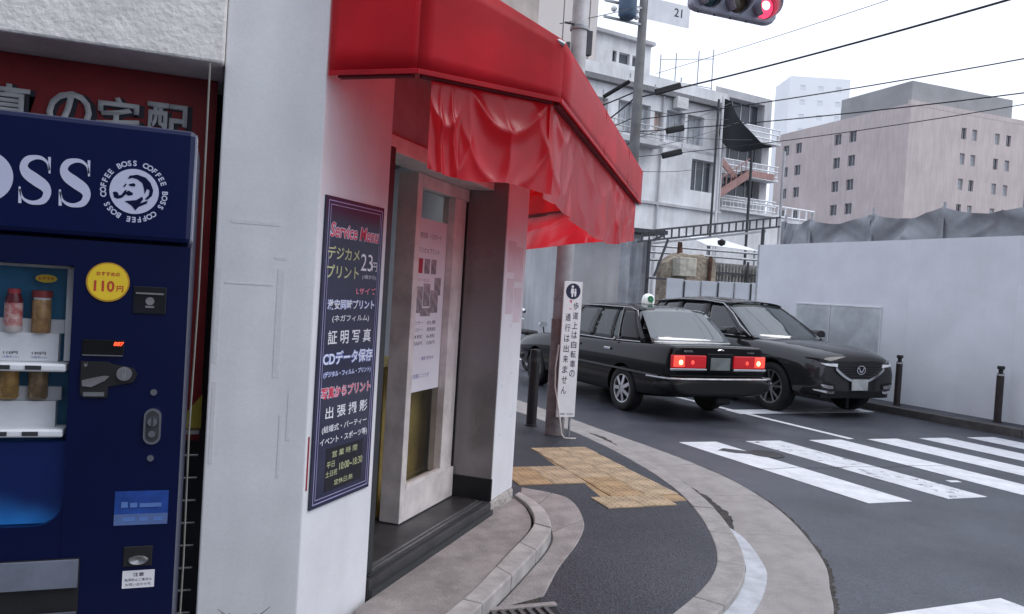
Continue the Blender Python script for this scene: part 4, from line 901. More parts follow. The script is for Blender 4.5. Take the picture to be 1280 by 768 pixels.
cut = [cutter(x, y0, y1, .375, .43) for x in (0, SWB) for y0, y1 in ((.55, 1.3), (-1.3, -.55))]
for c in cut: c.parent = suv
bake(sb_, cut)
for x in (0, SWB):
    for s_ in (1, -1): wheel(suv, x, s_ * .80, s_, .375, .225, .255, 'suv')
    for s_ in (1, -1):
        P = [(x + math.cos(a) * .445, s_ * (.908 - (.10 * max(0, math.cos(a)) if x > 1 else 0)), .375 + math.sin(a) * .445) for a in [R(-8) + R(196) * k / 18 for k in range(19)]]
        MB().tube(P, .03, 8).build('arch_trim', m_plas, suv)
yb2 = lambda x: .80 - .05 * max(0, x - 1.7) - .10 * max(0, -x - .2); yr2 = lambda x: .60 - .03 * max(0, x - 1.0) - .05 * max(0, -x)
zb2 = lambda x: 1.085 + .02 * max(0, .6 - x); zr2 = lambda x: 1.625 - .05 * max(0, x - .9) ** 1.0 - .07 * max(0, .2 - x)
segs = [(-.62, -.42, -.30, -.20, 'rear_pillar', m_grey, 0), (-.30, -.20, .30, .24, 'quarter_window', m_carglass2, .012), (.30, .24, .36, .30, 'pillar', m_plas, 0.004), (.36, .30, 1.12, 1.0, 'side_window', m_carglass2, .012), (1.12, 1.0, 1.22, 1.08, 'pillar', m_plas, .004), (1.22, 1.08, 2.16, 1.42, 'side_window', m_carglass2, .012), (2.16, 1.42, 2.36, 1.50, 'front_pillar', m_grey, 0)]
ends = [((-.72, .68, 1.12), (-.5, .58, 1.57), 'rear_window', m_carglass2, -.05, 0), ((2.34, .74, 1.075), (1.50, .585, 1.585), 'windscreen', m_carglass, .16, 0)]
def rf2(u, v):
    x = -.62 + (1.55 + .62) * u; w = 2 * v - 1; hw = .625 - .05 * abs(2 * u - 1) ** 3
    z = zr2(x) + .006 + (.075 - .02 * abs(2 * u - 1)) * (1 - w * w) ** .7
    return (x, w * hw, z)
cabin(suv, segs, ends, rf2, m_grey, yb2, yr2, zb2, zr2, .025)
MB().box(-.4, 2.2, -.65, .65, .35, .7).build('cabin_floor', m_cab, suv)
MB().box(1.95, 2.25, -.68, .68, .75, 1.06).build('dashboard', m_cab, suv, bevel=.04)
for y in (.38, -.38):
    MB().box(.95, 1.1, y - .25, y + .25, .6, 1.2).build('seat_back', m_cab, suv, bevel=.05); MB().box(.97, 1.06, y - .13, y + .13, 1.21, 1.4).build('headrest', m_cab, suv, bevel=.03)
for s_ in (1, -1):
    # chrome lines round the glass, roof rail
    MB().tube([(-.3, s_ * (yb2(-.3) + .006), 1.107), (.6, s_ * (yb2(.6) + .008), 1.09), (2.2, s_ * (yb2(2.2) + .004), 1.088)], .008, 6).build('belt_moulding', m_alu, suv)
    MB().tube([(2.30, s_ * .765, 1.10), (2.02, s_ * .745, 1.26), (1.75, s_ * .68, 1.45), (1.42, s_ * .612, 1.605), (.9, s_ * .615, 1.645), (.2, s_ * .615, 1.645), (-.4, s_ * .58, 1.60)], .010, 6).build('roof_trim', m_alu, suv)
    # door mirror
    mi = MB().bar((2.02, s_ * .78, 1.10), (2.02, s_ * .90, 1.12), .06, .03).build('door_mirror', m_plas, suv)
    mq = loft([(1.93, 0, 0, 0, 0, 0, 0, 0), (1.96, 0, 0, 0, 0, 0, 0, 0), (2.06, 0, 0, 0, 0, 0, 0, 0), (2.12, 0, 0, 0, 0, 0, 0, 0)], lambda x, *k: [(0, -.07 * (1.15 - .9 * abs(x - 2.0) / .12 * .6)), (.12, -.055), (.14, 0), (.11, .06), (0, .075)])
    mq.xf(Matrix.Translation((0, s_ * .98, 1.165))); o = mq.build('mirror_shell', m_grey, mi, merge=True, sub=2); o.data.shade_smooth()
    for x in (.62, 1.5): MB().box(x, x + .2, s_ * .915 - .015, s_ * .915 + .015, .93, .955).build('door_handle', m_grey, suv, bevel=.01)
    MB().box(.3, 2.35, s_ * .90 - .02, s_ * .90 + .022, .30, .40).build('sill_trim', m_plas, suv, bevel=.015)
# front: grille, wings, lamps, bumper trim. fx(y): how far the nose reaches at y
from mathutils.bvhtree import BVHTree
_c = ORG[sb_.name]; _bv = BVHTree.FromPolygons([v.co + _c for v in sb_.data.vertices], [tuple(p.vertices) for p in sb_.data.polygons])
def nose(y, z):
    h = _bv.ray_cast(Vector((6, y, z)), Vector((-1, 0, 0)))[0]; return h.x if h else 3.5
def face(poly, off, th_, n=6):
    """poly in (y, z), laid on the curved nose and extruded"""
    q = MB(); P = [Vector((nose(y, z) + off, y, z)) for y, z in poly]; return q.extr(P, (-th_, 0, 0))
def band(path, w, off, th_):
    q = MB(); n = len(path)
    up_ = [Vector((nose(y, z) + off, y, z + w[i] / 2)) for i, (y, z) in enumerate(path)]; lo_ = [Vector((nose(y, z) + off, y, z - w[i] / 2)) for i, (y, z) in enumerate(path)]
    b_ = [p - Vector((th_, 0, 0)) for p in up_]; c_ = [p - Vector((th_, 0, 0)) for p in lo_]
    q.add(up_ + lo_ + b_ + c_, [(i, i + 1, n + i + 1, n + i) for i in range(n - 1)] + [(2 * n + i + 1, 2 * n + i, i, i + 1)[::-1] for i in range(n - 1)] + [(n + i, n + i + 1, 3 * n + i + 1, 3 * n + i) for i in range(n - 1)] + [(0, n, 3 * n, 2 * n), (n - 1, 2 * n - 1, 4 * n - 1, 3 * n - 1)])
    return q
ys = [-.5 + 1.0 * k / 16 for k in range(17)]
gz0 = lambda y: .565 + .20 * (abs(y) / .5) ** 2.0; gz1 = lambda y: .85 - .012 * (abs(y) / .5) ** 2
q = MB(); n = len(ys)
q.grid(lambda u, v: (nose(-.49 + .98 * u, .7) + .006, -.49 + .98 * u, gz0(-.49 + .98 * u) + (gz1(-.49 + .98 * u) - gz0(-.49 + .98 * u)) * v), 16, 5)
gril = q.build('grille', m_blk, suv, solid=.01, fixn=False)
for k in range(6):
    z = .605 + .038 * k; ymax = .47 * min(1, math.sqrt(max(.05, (z - .575) / .2)))
    pth = [(-ymax + 2 * ymax * i / 14, z) for i in range(15)]
    band(pth, [.012] * 15, .022, .02).build('grille_bar', pm('grille_grey', (.06, .06, .065), .3, .6), gril)
band([(y, gz0(y) - .012) for y in ys], [.026 + .026 * (abs(y) / .5) for y in ys], .03, .03).build('chrome_wing', m_chrome, suv)
band([(y, gz1(y) + .012) for y in ys], [.016] * 17, .014, .03).build('grille_lip', m_grey, suv)
# badge
Me_ = frame_m((nose(0, .72) + .034, 0, .735), (0, 1, 0), (0, 0, 1)) 
q = MB(); n = 32; a = ell(0, 0, .088, .068, n); b = ell(0, 0, .076, .057, n)
q.add([(p[0], p[1], .006) for p in a + b], [(i, (i + 1) % n, n + (i + 1) % n, n + i) for i in range(n)])
for s_ in (1, -1):
    q.prism([(0, -.022), (s_ * .02, -.008), (s_ * .04, .03), (s_ * .076, .036), (s_ * .068, .022), (s_ * .05, .018), (s_ * .028, -.028), (0, -.042)], .002, .008)
q.xf(Me_).build('badge', m_chrome, suv)
for s_ in (1, -1):
    hl = band([(s_ * y, z) for y, z in ((.47, .80), (.55, .812), (.64, .826), (.73, .845), (.80, .868))], [.055, .075, .085, .08, .04], .012, .05).build('headlight', pm('lamp_dark', (.03, .032, .036), .1, .2, bump=0, coat=1), suv)
    band([(s_ * y, z) for y, z in ((.46, .795), (.52, .80), (.60, .80), (.68, .808), (.72, .815))], [.05, .042, .034, .026, .014], .022, .02).build('light_strip', pm('lamp_white', (.85, .87, .9), .2, bump=0), hl)
    band([(s_ * y, z) for y, z in ((.50, .40), (.56, .392), (.64, .405), (.72, .418), (.80, .43))], [.034, .036, .032, .026, .016], .024, .03).build('bumper_trim', m_chrome, suv)
    band([(s_ * y, z) for y, z in ((.48, .48), (.56, .485), (.66, .505), (.74, .525))], [.07, .09, .075, .04], .008, .04).build('fog_recess', m_plas, suv)
    band([(s_ * y, z) for y, z in ((.52, .47), (.60, .475), (.70, .495), (.74, .51))], [.045, .05, .042, .02], .02, .03).build('fog_trim', m_alu, suv)
band([(y, .365) for y in [-.7 + 1.4 * k / 14 for k in range(15)]], [.10] * 15, .01, .06).build('lower_grille', m_plas, suv)
MB().box(nose(0, .5) + .02, nose(0, .5) + .035, -.165, .165, .43, .595).build('number_plate', pm('suv_plate', (.42, .44, .44), .5, var=.15, vs_=5), suv, bevel=.004)
band([(-.3, .325), (-.1, .33), (.1, .33), (.3, .325)], [.03] * 4, .0, .05).build('skid_lip', m_plas, suv)
MB().box(3.5, 3.6, .0, .06, .13, .32).build('tow_hook', m_blk, suv)
# ================================================================ street furniture
pole = thing('signal_pole', 'tall grey steel signal pole with dark sleeve at the kerb behind the awning', 'pole', (3.52, 7.9, .058))
MB().tube([(3.52, 7.9, .05), (3.52, 7.9, 3.5), (3.52, 7.9, 9.2)], [.098, .092, .072], 20).build('shaft', m_pole, pole, smooth=True)
MB().tube([(3.52, 7.9, .06), (3.52, 7.9, 1.32)], .105, 20).build('sleeve', m_sleeve, pole, smooth=False)
for z in (1.52, 4.45): MB().lathe([(.099, 0), (.104, .005), (.104, .045), (.099, .05)], 20, Matrix.Translation((3.52, 7.9, z))).build('clamp_band', m_galv, pole)
MB().tube([(3.45, 7.86, 4.5), (3.33, 7.86, 4.5)], .012, 6).build('clamp_bolt', m_dark, pole)
MB().box(3.60, 3.66, 7.85, 7.92, 4.2, 4.46).build('junction_box', m_dark, pole); MB().box(3.365, 3.40, 7.85, 7.9, 4.1, 4.3).build('junction_box', m_dark, pole)
MB().tube([(3.52, 7.9, 6.25), (5.0, 8.5, 6.35), (6.7, 9.12, 6.4)], .045, 10).build('signal_arm', m_galv, pole)
# traffic signal
ts = thing('traffic_signal', 'grey horizontal traffic signal with lit red lamp hanging over the street', 'traffic signal', (6.2, 9.05, 5.4))
hp = [(5.56, 5.46), (5.60, 5.42), (5.68, 5.40), (6.74, 5.40), (6.84, 5.42), (6.90, 5.5), (6.90, 5.72), (6.84, 5.8), (6.74, 5.82), (5.68, 5.82), (5.6, 5.8), (5.56, 5.74)]
m_sig = pm('signal_grey', (.34, .36, .43), .5, .2, var=.12, vs_=6)
MB().prism(hp, 0, .13).xf(frame_m((0, 9.09, 0), (1, 0, 0), (0, 0, 1))).build('housing', m_sig, ts, bevel=.03)
for x, nm, mt in ((5.80, 'green_lens', pm('lens_green_off', (.02, .05, .06), .2)), (6.23, 'amber_lens', pm('lens_amber_off', (.07, .05, .03), .2)), (6.66, 'red_lens', pm('lens_red_lit', (.5, .02, .04), .2, emit=(1, .04, .1), es=1.6))):
    Mx = Matrix.Translation((x, 8.955, 5.61)) @ Matrix.Rotation(R(90), 4, 'X')
    ln = MB().lathe([(.152, 0), (.14, .03), (.09, .05), (0, .06)], 24, Mx).build(nm, mt, ts, smooth=True)
    vis = MB().grid(lambda u, v: (x + .168 * math.cos(R(-62) + R(304) * u), 8.958 - (.26 - .12 * abs(2 * u - 1) ** 1.4) * v, 5.61 + .168 * math.sin(R(-62) + R(304) * u)), 24, 2).build('visor', m_sig, ln, solid=.006, fixn=False, smooth=True)
for x in (5.7, 5.95, 6.2, 6.45): MB().lathe([(.014, 0), (.014, .022)], 8, Matrix.Translation((x, 9.02, 5.385))).build('latch', m_dark, ts)
for x in (5.8, 6.5): MB().tube([(x, 9.03, 5.81), (x, 9.03, 6.38)], .02, 8).build('hanger', m_galv, ts)
MB().lathe([(.03, 0), (.06, .01), (.05, .03), (0, .035)], 12, Matrix.Translation((6.66, 8.90, 5.61)) @ Matrix.Rotation(R(90), 4, 'X')).build('lamp_glow', pm('lens_hot', (1, .5, .4), .3, emit=(1, .6, .5), es=3), ts)
# pedestrian notice board
nb = thing('notice_board', 'tall narrow white notice with pedestrian symbol tied to the grey pole', 'sign', (3.68, 7.74, .058))
MB().box(3.45, 3.665, 7.715, 7.733, .275, 1.735).build('board', pm('board_white', (.78, .79, .8), .45, var=.04), nb, bevel=.003)
MB().tube([(3.625, 7.75, .055), (3.625, 7.75, 1.6)], .014, 8).build('post', m_galv, nb); MB().tube([(3.50, 7.75, .3), (3.50, 7.75, 1.6)], .012, 8).build('post', m_galv, nb)
Mn = frame_m((3.45, 7.7145, .275), (1, 0, 0), (0, 0, 1))
m_navy = pm('sign_navy', (.01, .012, .05), .4)
ic = disc(Mn, .1075, 1.355, .085, .0008, m_navy, 'symbol_disc', nb, n=36)
Mn2 = Mn @ Matrix.Translation((0, 0, .0012)); m_bw = MATS['board_white']
disc(Mn2, .098, 1.405, .014, .0006, m_bw, 'symbol_figure', ic, n=16); flat(Mn2, [(.082, 1.385), (.114, 1.385), (.118, 1.335), (.11, 1.335), (.108, 1.295), (.09, 1.295), (.088, 1.335), (.078, 1.335)], .0006, m_bw, 'symbol_figure', ic)
disc(Mn2, .132, 1.375, .010, .0006, m_bw, 'symbol_figure', ic, n=14); flat(Mn2, [(.122, 1.362), (.143, 1.362), (.145, 1.33), (.139, 1.3), (.126, 1.3), (.121, 1.33)], .0006, m_bw, 'symbol_figure', ic)
Mn1 = Mn @ Matrix.Translation((0, 0, .0008))
flat(Mn1, [(.075, 1.25), (.095, 1.225), (.1, 1.25), (.09, 1.265), (.08, 1.262)], .0006, pm('stain_red', (.6, .08, .12), .5), 'red_mark', nb); flat(Mn1, [(.07, 1.165), (.10, 1.16), (.10, 1.168), (.07, 1.172)], .0006, MATS['stain_red'], 'red_mark', nb)
for k, c in enumerate('歩道上は自転車の'): lettering(c, Mn1, .152, 1.20 - .104 * k, .062, .078, m_ink, nb, .008)
for k, c in enumerate('通行は出来ません'): lettering(c, Mn1, .066, 1.075 - .112 * k, .062, .08, m_ink, nb, .008)
lettering('警察署・自治会', Mn1, .1075, .035, .17, .02, m_ink, nb)
rp = MB().tube([(3.44, 7.74, 1.05), (3.425, 7.76, .8), (3.43, 7.75, .6), (3.47, 7.70, .35), (3.50, 7.66, .1), (3.52, 7.62, .068), (3.58, 7.60, .066), (3.64, 7.6, .066)], .009, 8).build('white_rope', pm('rope_white', (.65, .63, .6), .8, bump=.5, bs=200), None)
tag(rp, 'loose white rope trailing from the grey pole down to the pavement', 'rope')
# bollards: one build, copied
def bollard(name, loc, label, r=.05, h=.82):
    t = thing(name, label, 'bollard', loc, local=True, group='brown bollards along the white hoarding')
    MB().lathe([(r + .012, 0), (r + .012, .012), (r, .016), (r, h - .14)], 20).build('post', m_bol, t)
    MB().lathe([(r + .002, h - .14), (r + .002, h - .115)], 20).build('reflector_band', m_reflect, t)
    MB().lathe([(r, h - .115), (r * .62, h - .10), (r * .62, h - .055), (r, h - .045), (r, h - .012), (r * .9, h), (0, h)], 20).build('cap', m_boltop, t)
    return t
b1 = bollard('bollard', (10.40, 9.80, .117), 'dark brown bollard in front of the white hoarding, right beside the grey suv')
b2 = copy_tree(b1); b2.location = (10.71, 8.27, .117); b2['label'] = 'dark brown bollard in front of the white hoarding, rightmost and nearest the crosswalk'
b3 = thing('bollard', 'thick black bollard at the kerb just left of the grey pole', 'bollard', (3.45, 8.41, .058), local=True)
MB().lathe([(.07, 0), (.07, .015), (.06, .02), (.06, .86), (.055, .88), (0, .885)], 20).build('post', pm('bollard_black', (.02, .018, .02), .5), b3); MB().lathe([(.0615, .74), (.0615, .79)], 20).build('reflector_band', m_dark, b3)
# scooter parked past the taxi, mostly hidden by the shop column
sco = thing('scooter', 'parked motor scooter with chrome mirrors half hidden behind the shop column', 'scooter', (5.88, 15.45, 0), R(95), local=True)
m_sc = pm('scooter_body', (.05, .055, .07), .3, coat=.5)
for x in (-.6, .62):
    w_ = MB().lathe([(.13, -.04), (.2, -.045), (.22, -.02), (.22, .02), (.2, .045), (.13, .04)], 24, Matrix.Translation((x, 0, .22)) @ Matrix.Rotation(R(90), 4, 'X'), closed=True).build('wheel', m_tyre, sco, smooth=True)
    MB().lathe([(.13, -.02), (.13, .02), (0, .03)], 16, Matrix.Translation((x, 0, .22)) @ Matrix.Rotation(R(90), 4, 'X')).build('rim', m_alloy, w_)
b_ = loft([(-.85, .5, .7, .1), (-.6, .42, .78, .16), (-.2, .3, .76, .17), (.1, .24, .45, .17), (.35, .22, .40, .16)], lambda x, z0, z1, w: [(0, z0), (w * .8, z0), (w, (z0 + z1) / 2), (w * .8, z1), (0, z1)]).build('body', m_sc, sco, sub=2, merge=True); bake(b_)
MB().box(-.75, -.05, -.14, .14, .74, .82).build('seat', m_blk, sco, bevel=.04); MB().box(.34, .46, -.2, .2, .25, .85).build('leg_shield', m_sc, sco, bevel=.04)
MB().tube([(.62, 0, .25), (.5, 0, .6), (.42, 0, .98)], .03, 8).build('fork', m_alloy, sco); MB().tube([(.36, -.33, 1.0), (.42, 0, 1.0), (.36, .33, 1.0)], .015, 8).build('handlebar', m_chrome, sco)
for s_ in (1, -1):
    mm = MB().tube([(.40, s_ * .26, 1.0), (.38, s_ * .30, 1.14)], .008, 6).build('mirror_stem', m_chrome, sco); MB().lathe([(0, -.03), (.05, -.02), (.06, .01), (0, .012)], 16, Matrix.Translation((.37, s_ * .32, 1.18)) @ Matrix.Rotation(R(90), 4, 'Y')).build('mirror', m_chrome, mm)
MB().lathe([(0, -.06), (.07, -.04), (.085, .02), (0, .04)], 16, Matrix.Translation((.50, 0, .93)) @ Matrix.Rotation(R(90), 4, 'Y')).build('headlight', m_chrome, sco)

# ================================================================ hoardings and the building site
hw = thing('white_hoarding', 'long smooth white construction hoarding along the far pavement', 'hoarding', (*wl(0, 0), .115))
m_hw = pm('hoarding_white', (.74, .76, .81), .5, var=.05, vs_=1.2, bump=.08, bs=6, dist=.02, rvar=.08, streak=.025, grain=.03, gs=60)
t_ = -9.0
while t_ < 3.4:
    e_ = min(t_ + 1.8, 3.55)
    a, b = wl(t_ + .0006, 0), wl(e_ - .0006, 0); a2, b2_ = wl(t_ + .0006, -.05), wl(e_ - .0006, -.05)
    MB().prism([a, b, b2_, a2], .116, 2.85 + random.uniform(-.003, .003)).build('panel', m_hw, hw); t_ = e_
MB().prism([wl(3.56, -.003), wl(3.61, -.003), wl(3.61, -.2), wl(3.56, -.2)], .116, 2.86).build('end_post', m_galv, hw)
for t0, t1 in ((1.62, 2.42), (.5, 1.58)):
    fr = MB().prism([wl(t0, .002), wl(t1, .002), wl(t1, .012), wl(t0, .012)], .62, 1.68).build('clear_panel', pm('clear_sheet', (.56, .60, .63), .22, var=.12, vs_=3, bump=.05), hw)
    MB().prism([wl(t0 - .02, .002), wl(t1 + .02, .002), wl(t1 + .02, .02), wl(t0 - .02, .02)], 1.681, 1.70).build('panel_rail', m_white, fr)
    MB().prism([wl(t0 - .02, .002), wl(t0 - .001, .002), wl(t0 - .001, .018), wl(t0 - .02, .018)], .62, 1.68).build('panel_rail', m_white, fr)
# grey tarpaulin slung above the hoarding
tp = thing('grey_tarpaulin', 'sagging grey tarpaulin slung on poles above the white hoarding', 'tarpaulin', (*wl(0, -.4), 2.86))
m_tarp = pm('tarp_grey', (.33, .342, .37), .7, var=.15, vs_=2, bump=.2, bs=30)
ts_ = [3.3, 2.6, 1.15, -.25, -1.95, -3.7, -5.4]
for k in range(len(ts_) - 1):
    t0, t1 = ts_[k], ts_[k + 1]; rr = random.Random(k)
    ph = rr.uniform(0, 6)
    def fn(u, v):
        sag = .16 * (1 - (2 * u - 1) ** 2) * (t0 - t1) / 1.6; top = 3.36 + .02 * k; bot = 2.6; z = bot + (top - sag - bot) * v
        o_ = .06 * math.sin(3 * math.pi * abs(u - .5) + 5 * v + ph) * math.sin(math.pi * u) + .04 * math.sin(8 * u + 7 * v * (1 if u > .5 else -1) + ph) + .05 * (1 - (2 * u - 1) ** 2) * v + .05 * (1 - abs(math.sin(math.pi * (2.2 * v + 1.6 * abs(u - .5) * 2 + ph)))) ** 2 * math.sin(math.pi * u)
        p = wl(t0 + (t1 - t0) * u, -.38 + o_); return (p[0], p[1], z)
    MB().grid(fn, 28, 14).build('sheet', m_tarp, tp, smooth=True, fixn=False)
    p = wl(t0, -.42); MB().tube([(p[0], p[1], .116), (p[0], p[1], 3.5)], .024, 8).build('pole', m_galv, tp)
    p = wl(t0, -.355); MB().grid(lambda u, v: (*wl(t0 - .05 + .1 * u, -.345 - .02 * math.sin(3.14 * u)), 2.6 + .76 * v), 3, 4).build('lashing', m_tarp, tp, fixn=False)
# lower grey panel hoardings
hb = thing('panel_hoarding', 'low row of pale grey steel hoarding panels behind the suv', 'hoarding', (11, 16, 0))
m_hp = pm('panel_grey', (.50, .53, .58), .45, .1, var=.08, vs_=1.5)
for k in range(6):
    x0 = 9.75 + .47 * k
    MB().box(x0 + .01, x0 + .45, 16.0, 16.03, 0, 2.08 + .012 * k + (.03 if k == 0 else 0)).build('panel', m_hp, hb, bevel=.004)
    MB().box(x0 + .452, x0 + .478, 15.97, 16.0, 0, 2.06 + .012 * k).build('rib', m_galv if k % 2 else m_dark, hb)
ha = thing('panel_hoarding', 'long pale grey hoarding across the street end behind the taxi', 'hoarding', (11.5, 25, 0))
for k in range(12):
    x0 = 6.6 + .62 * k; MB().box(x0 + .008, x0 + .612, 25, 25.03, 0, 1.93 + .006 * k).build('panel', m_hp, ha, bevel=.004)
# remains of a demolished house
rm = thing('ruined_wall', 'stained beige concrete wall stump behind the grey panel hoarding', 'wall', (11.9, 18.5, 0))
m_ruin = pm('ruin_concrete', (.42, .36, .28), .9, var=.4, vs_=2.4, bump=1, bs=14, dist=.05, col2=(.16, .12, .1))
q = MB(); pf = [(11.15, 0), (12.75, 0), (12.75, 2.7), (12.6, 2.85), (12.45, 2.78), (12.3, 2.9), (11.9, 2.86), (11.6, 2.9), (11.15, 2.6)]
q.prism(pf, 0, .5).xf(frame_m((0, 18.9, 0), (1, 0, 0), (0, 0, 1))).build('stump', m_ruin, rm, bevel=.03)
MB().box(11.33, 11.85, 18.0, 18.39, 2.25, 2.75).build('concrete_block', pm('pale_block', (.5, .47, .4), .9, var=.2, bump=.6, bs=20), rm, bevel=.02); MB().tube([(11.62, 18.5, 2.75), (11.60, 18.5, 3.18)], [.09, .06], 8).build('stub', pm('rust', (.12, .06, .04), .9, var=.4), rm)
MB().tube([(12.5, 18.35, 0), (12.5, 18.35, 2.85)], .05, 8).build('pipe', MATS['rust'], rm)
cf = thing('corrugated_fence', 'weathered grey corrugated metal fence between ruin and white hoarding', 'fence', (13.5, 18.6, 0))
q = MB(); q.grid(lambda u, v: (12.78 + 1.75 * u, 18.7 + .05 * math.sin(u * 2 * math.pi * 16), 2.72 * v), 128, 1).build('sheet', pm('corrugated', (.30, .29, .28), .6, .4, var=.3, vs_=4), cf, smooth=True, fixn=False, solid=.003)
for z in (1.5, 2.42): MB().box(12.75, 14.55, 18.60, 18.64, z, z + .05).build('rail', m_dark, cf)
MB().tube([(13.9, 18.58, 0), (13.9, 18.58, 2.8)], .035, 8).build('post', m_dark, cf)
# lattice girder over the site
lg = thing('lattice_girder', 'dark steel lattice girder spanning the building site', 'girder', (12.5, 18.5, 3))
ga, gb = Vector((10.25, 18.4, 3.08)), Vector((14.75, 18.4, 3.86)); m_girder = pm('girder', (.07, .07, .08), .6, .3)
for dz in (0, .26): MB().bar(ga + Vector((0, 0, dz)), gb + Vector((0, 0, dz)), .06, .05).build('chord', m_girder, lg)
for k in range(20):
    p = ga.lerp(gb, (k + .5) / 20); MB().bar(p, p + Vector((0, 0, .26)), .035, .035).build('strut', m_girder, lg)
MB().bar(ga + Vector((0, .6, -.1)), gb + Vector((0, .6, -.1)), .05, .06).build('chord', m_galv, lg)
for x in (10.6, 14.2): MB().tube([(x, 18.4, 0), (x, 18.4, 3.1 + (x - 10.25) * .173)], .05, 8).build('leg', m_girder, lg)
MB().bar((10.75, 18.3, 2.2), (11.1, 18.3, 3.2), .05).build('brace', m_girder, lg); MB().bar((10.5, 18.3, 2.15), (11.1, 18.3, 2.15), .05).build('brace', m_girder, lg)
MB().lathe([(0, -.1), (.1, -.05), (.11, .05), (0, .1)], 12, Matrix.Translation((12.78, 18.3, 3.25))).build('lamp', m_blk, lg)
for nm, x0, x1, y, z0, z1, lab in (('grey_sheet', 9.9, 10.75, 18.6, 0, 3.15, 'dark grey dust sheet hanging at the left end of the lattice girder'),):
    o = MB().grid(lambda u, v: (x0 + (x1 - x0) * u, y + .06 * math.sin(14 * u + 3 * v) + .03 * math.sin(31 * u - 6 * v), z0 + (z1 - z0) * v), 24, 10).build(nm, m_tarp, None, smooth=True, fixn=False); tag(o, lab, 'sheet')
for k, (z, y) in enumerate(((2.92, 19.6), (3.12, 19.8), (2.7, 19.5))):
    o = MB().tube([(10.7, y, z), (15.3, y, z + .03)], .035, 8).build('scaffold_tube', m_galv, None); tag(o, ('upper', 'top', 'lower')[k] + ' pale scaffold tube running across the site below the girder', 'tube', 'scaffold tubes on the site')
tent = MB().add([(13.6, 20.2, 3.3), (15.6, 20.2, 3.25), (15.2, 22.2, 3.75), (14.0, 22.2, 3.75)], [(0, 1, 2, 3)]).build('white_sheet_roof', pm('sheet_white', (.75, .77, .8), .6), None, solid=.02); tag(tent, 'small white sheet roof beneath the right end of the girder', 'roof')
for x in (13.7, 15.4):
    MB().tube([(x, 20.3, -.0), (x, 20.3, 3.3)], .03, 6).build('post', m_galv, tent)

# ================================================================ buildings
def facade(root, O_, ex, W, z0, z1, wins, mat, depth=.22, pane=None, frame=None, name='wall', bars=1, thick=None):
    """wall sheet with real openings; windows = recessed panes with frame bars"""
    ex = Vector((ex[0], ex[1], 0)).normalized(); nn = Vector((ex.y, -ex.x, 0)); O_ = Vector((O_[0], O_[1], 0))
    P = lambda x, d, z: O_ + ex * x + nn * d + Vector((0, 0, z))
    xs = sorted({0, W, *[w[0] for w in wins], *[w[1] for w in wins]}); zs = sorted({z0, z1, *[w[2] for w in wins], *[w[3] for w in wins]})
    q = MB()
    for i in range(len(xs) - 1):
        for j in range(len(zs) - 1):
            cx, cz = (xs[i] + xs[i + 1]) / 2, (zs[j] + zs[j + 1]) / 2
            if any(w[0] < cx < w[1] and w[2] < cz < w[3] for w in wins): continue
            q.add([P(xs[i], 0, zs[j]), P(xs[i + 1], 0, zs[j]), P(xs[i + 1], 0, zs[j + 1]), P(xs[i], 0, zs[j + 1])], [(0, 1, 2, 3)])
    for x0, x1, a, b in [w[:4] for w in wins]:
        q.add([P(x0, 0, a), P(x1, 0, a), P(x1, 0, b), P(x0, 0, b), P(x0, -depth, a), P(x1, -depth, a), P(x1, -depth, b), P(x0, -depth, b)], [(0, 1, 5, 4), (1, 2, 6, 5), (2, 3, 7, 6), (3, 0, 4, 7)])
    wall = q.build(name, mat, root, fixn=False, merge=True)
    for w in wins:
        x0, x1, a, b = w[:4]
        fr = MB(); t = min(.06, (x1 - x0) * .08)
        for (u0, u1, v0, v1) in [(x0, x1, a, a + t), (x0, x1, b - t, b), (x0, x0 + t, a + t, b - t), (x1 - t, x1, a + t, b - t)] + [(x0 + (x1 - x0) * (k + 1) / (bars + 1) - t / 2, x0 + (x1 - x0) * (k + 1) / (bars + 1) + t / 2, a + t, b - t) for k in range(bars)]:
            fr.add([P(u, d, v) for v in (v0, v1) for d in (-depth + .06, -depth + .01) for u in (u0, u1)], [(0, 1, 5, 4), (2, 6, 7, 3), (0, 4, 6, 2), (1, 3, 7, 5), (0, 2, 3, 1), (4, 5, 7, 6)])
        f_ = fr.build('window', frame, root)
        MB().add([P(x0, -depth + .02, a), P(x1, -depth + .02, a), P(x1, -depth + .02, b), P(x0, -depth + .02, b)], [(0, 1, 2, 3)]).build('pane', w[4] if len(w) > 4 else pane, f_, fixn=False)
    return P
m_pane = pm('far_pane', (.06, .07, .085), .12, var=.2, vs_=1, bump=0); m_pane2 = pm('curtain_pane', (.42, .45, .48), .3, var=.2, vs_=2, bump=0); m_paneO = pm('peach_pane', (.6, .42, .34), .4, var=.1)
m_wf = pm('window_frame', (.5, .5, .52), .5, .2)
# -- brown office block far right
m_brown = pm('brown_tile', (.55, .475, .465), .8, var=.06, vs_=.25, bump=.1, bs=6, streak=.08)
ob = thing('office_block', 'tall plain beige brown office block with small windows behind the tarpaulin', 'building', (90, 89, 0))
zr_ = (25.5, 22.2, 18.9, 15.6, 12.3)
wr = [(x, x + .85, z - .7, z + .75, m_pane2 if (i + k) % 3 else m_pane) for k, z in enumerate(zr_) for i, x in enumerate((8.9, 10.8, 14.9, 17.0))]
P_ = facade(ob, (80.3, 76.8), (1, 0), 21, 0, 28.2, wr, m_brown, .25, m_pane2, m_wf)
wlft = [(x, x + 1.3, z - .75, z + .75) for z in zr_ for x in (1.8, 4.6, 12.6, 15.4)]
facade(ob, (80.3, 102.3), (0, -1), 25.5, 0, 28.2, wlft, m_brown, .25, m_pane, m_wf)
MB().box(80.65, 101.2, 77.15, 102.2, 0, 28.15).build('core', m_brown, ob)
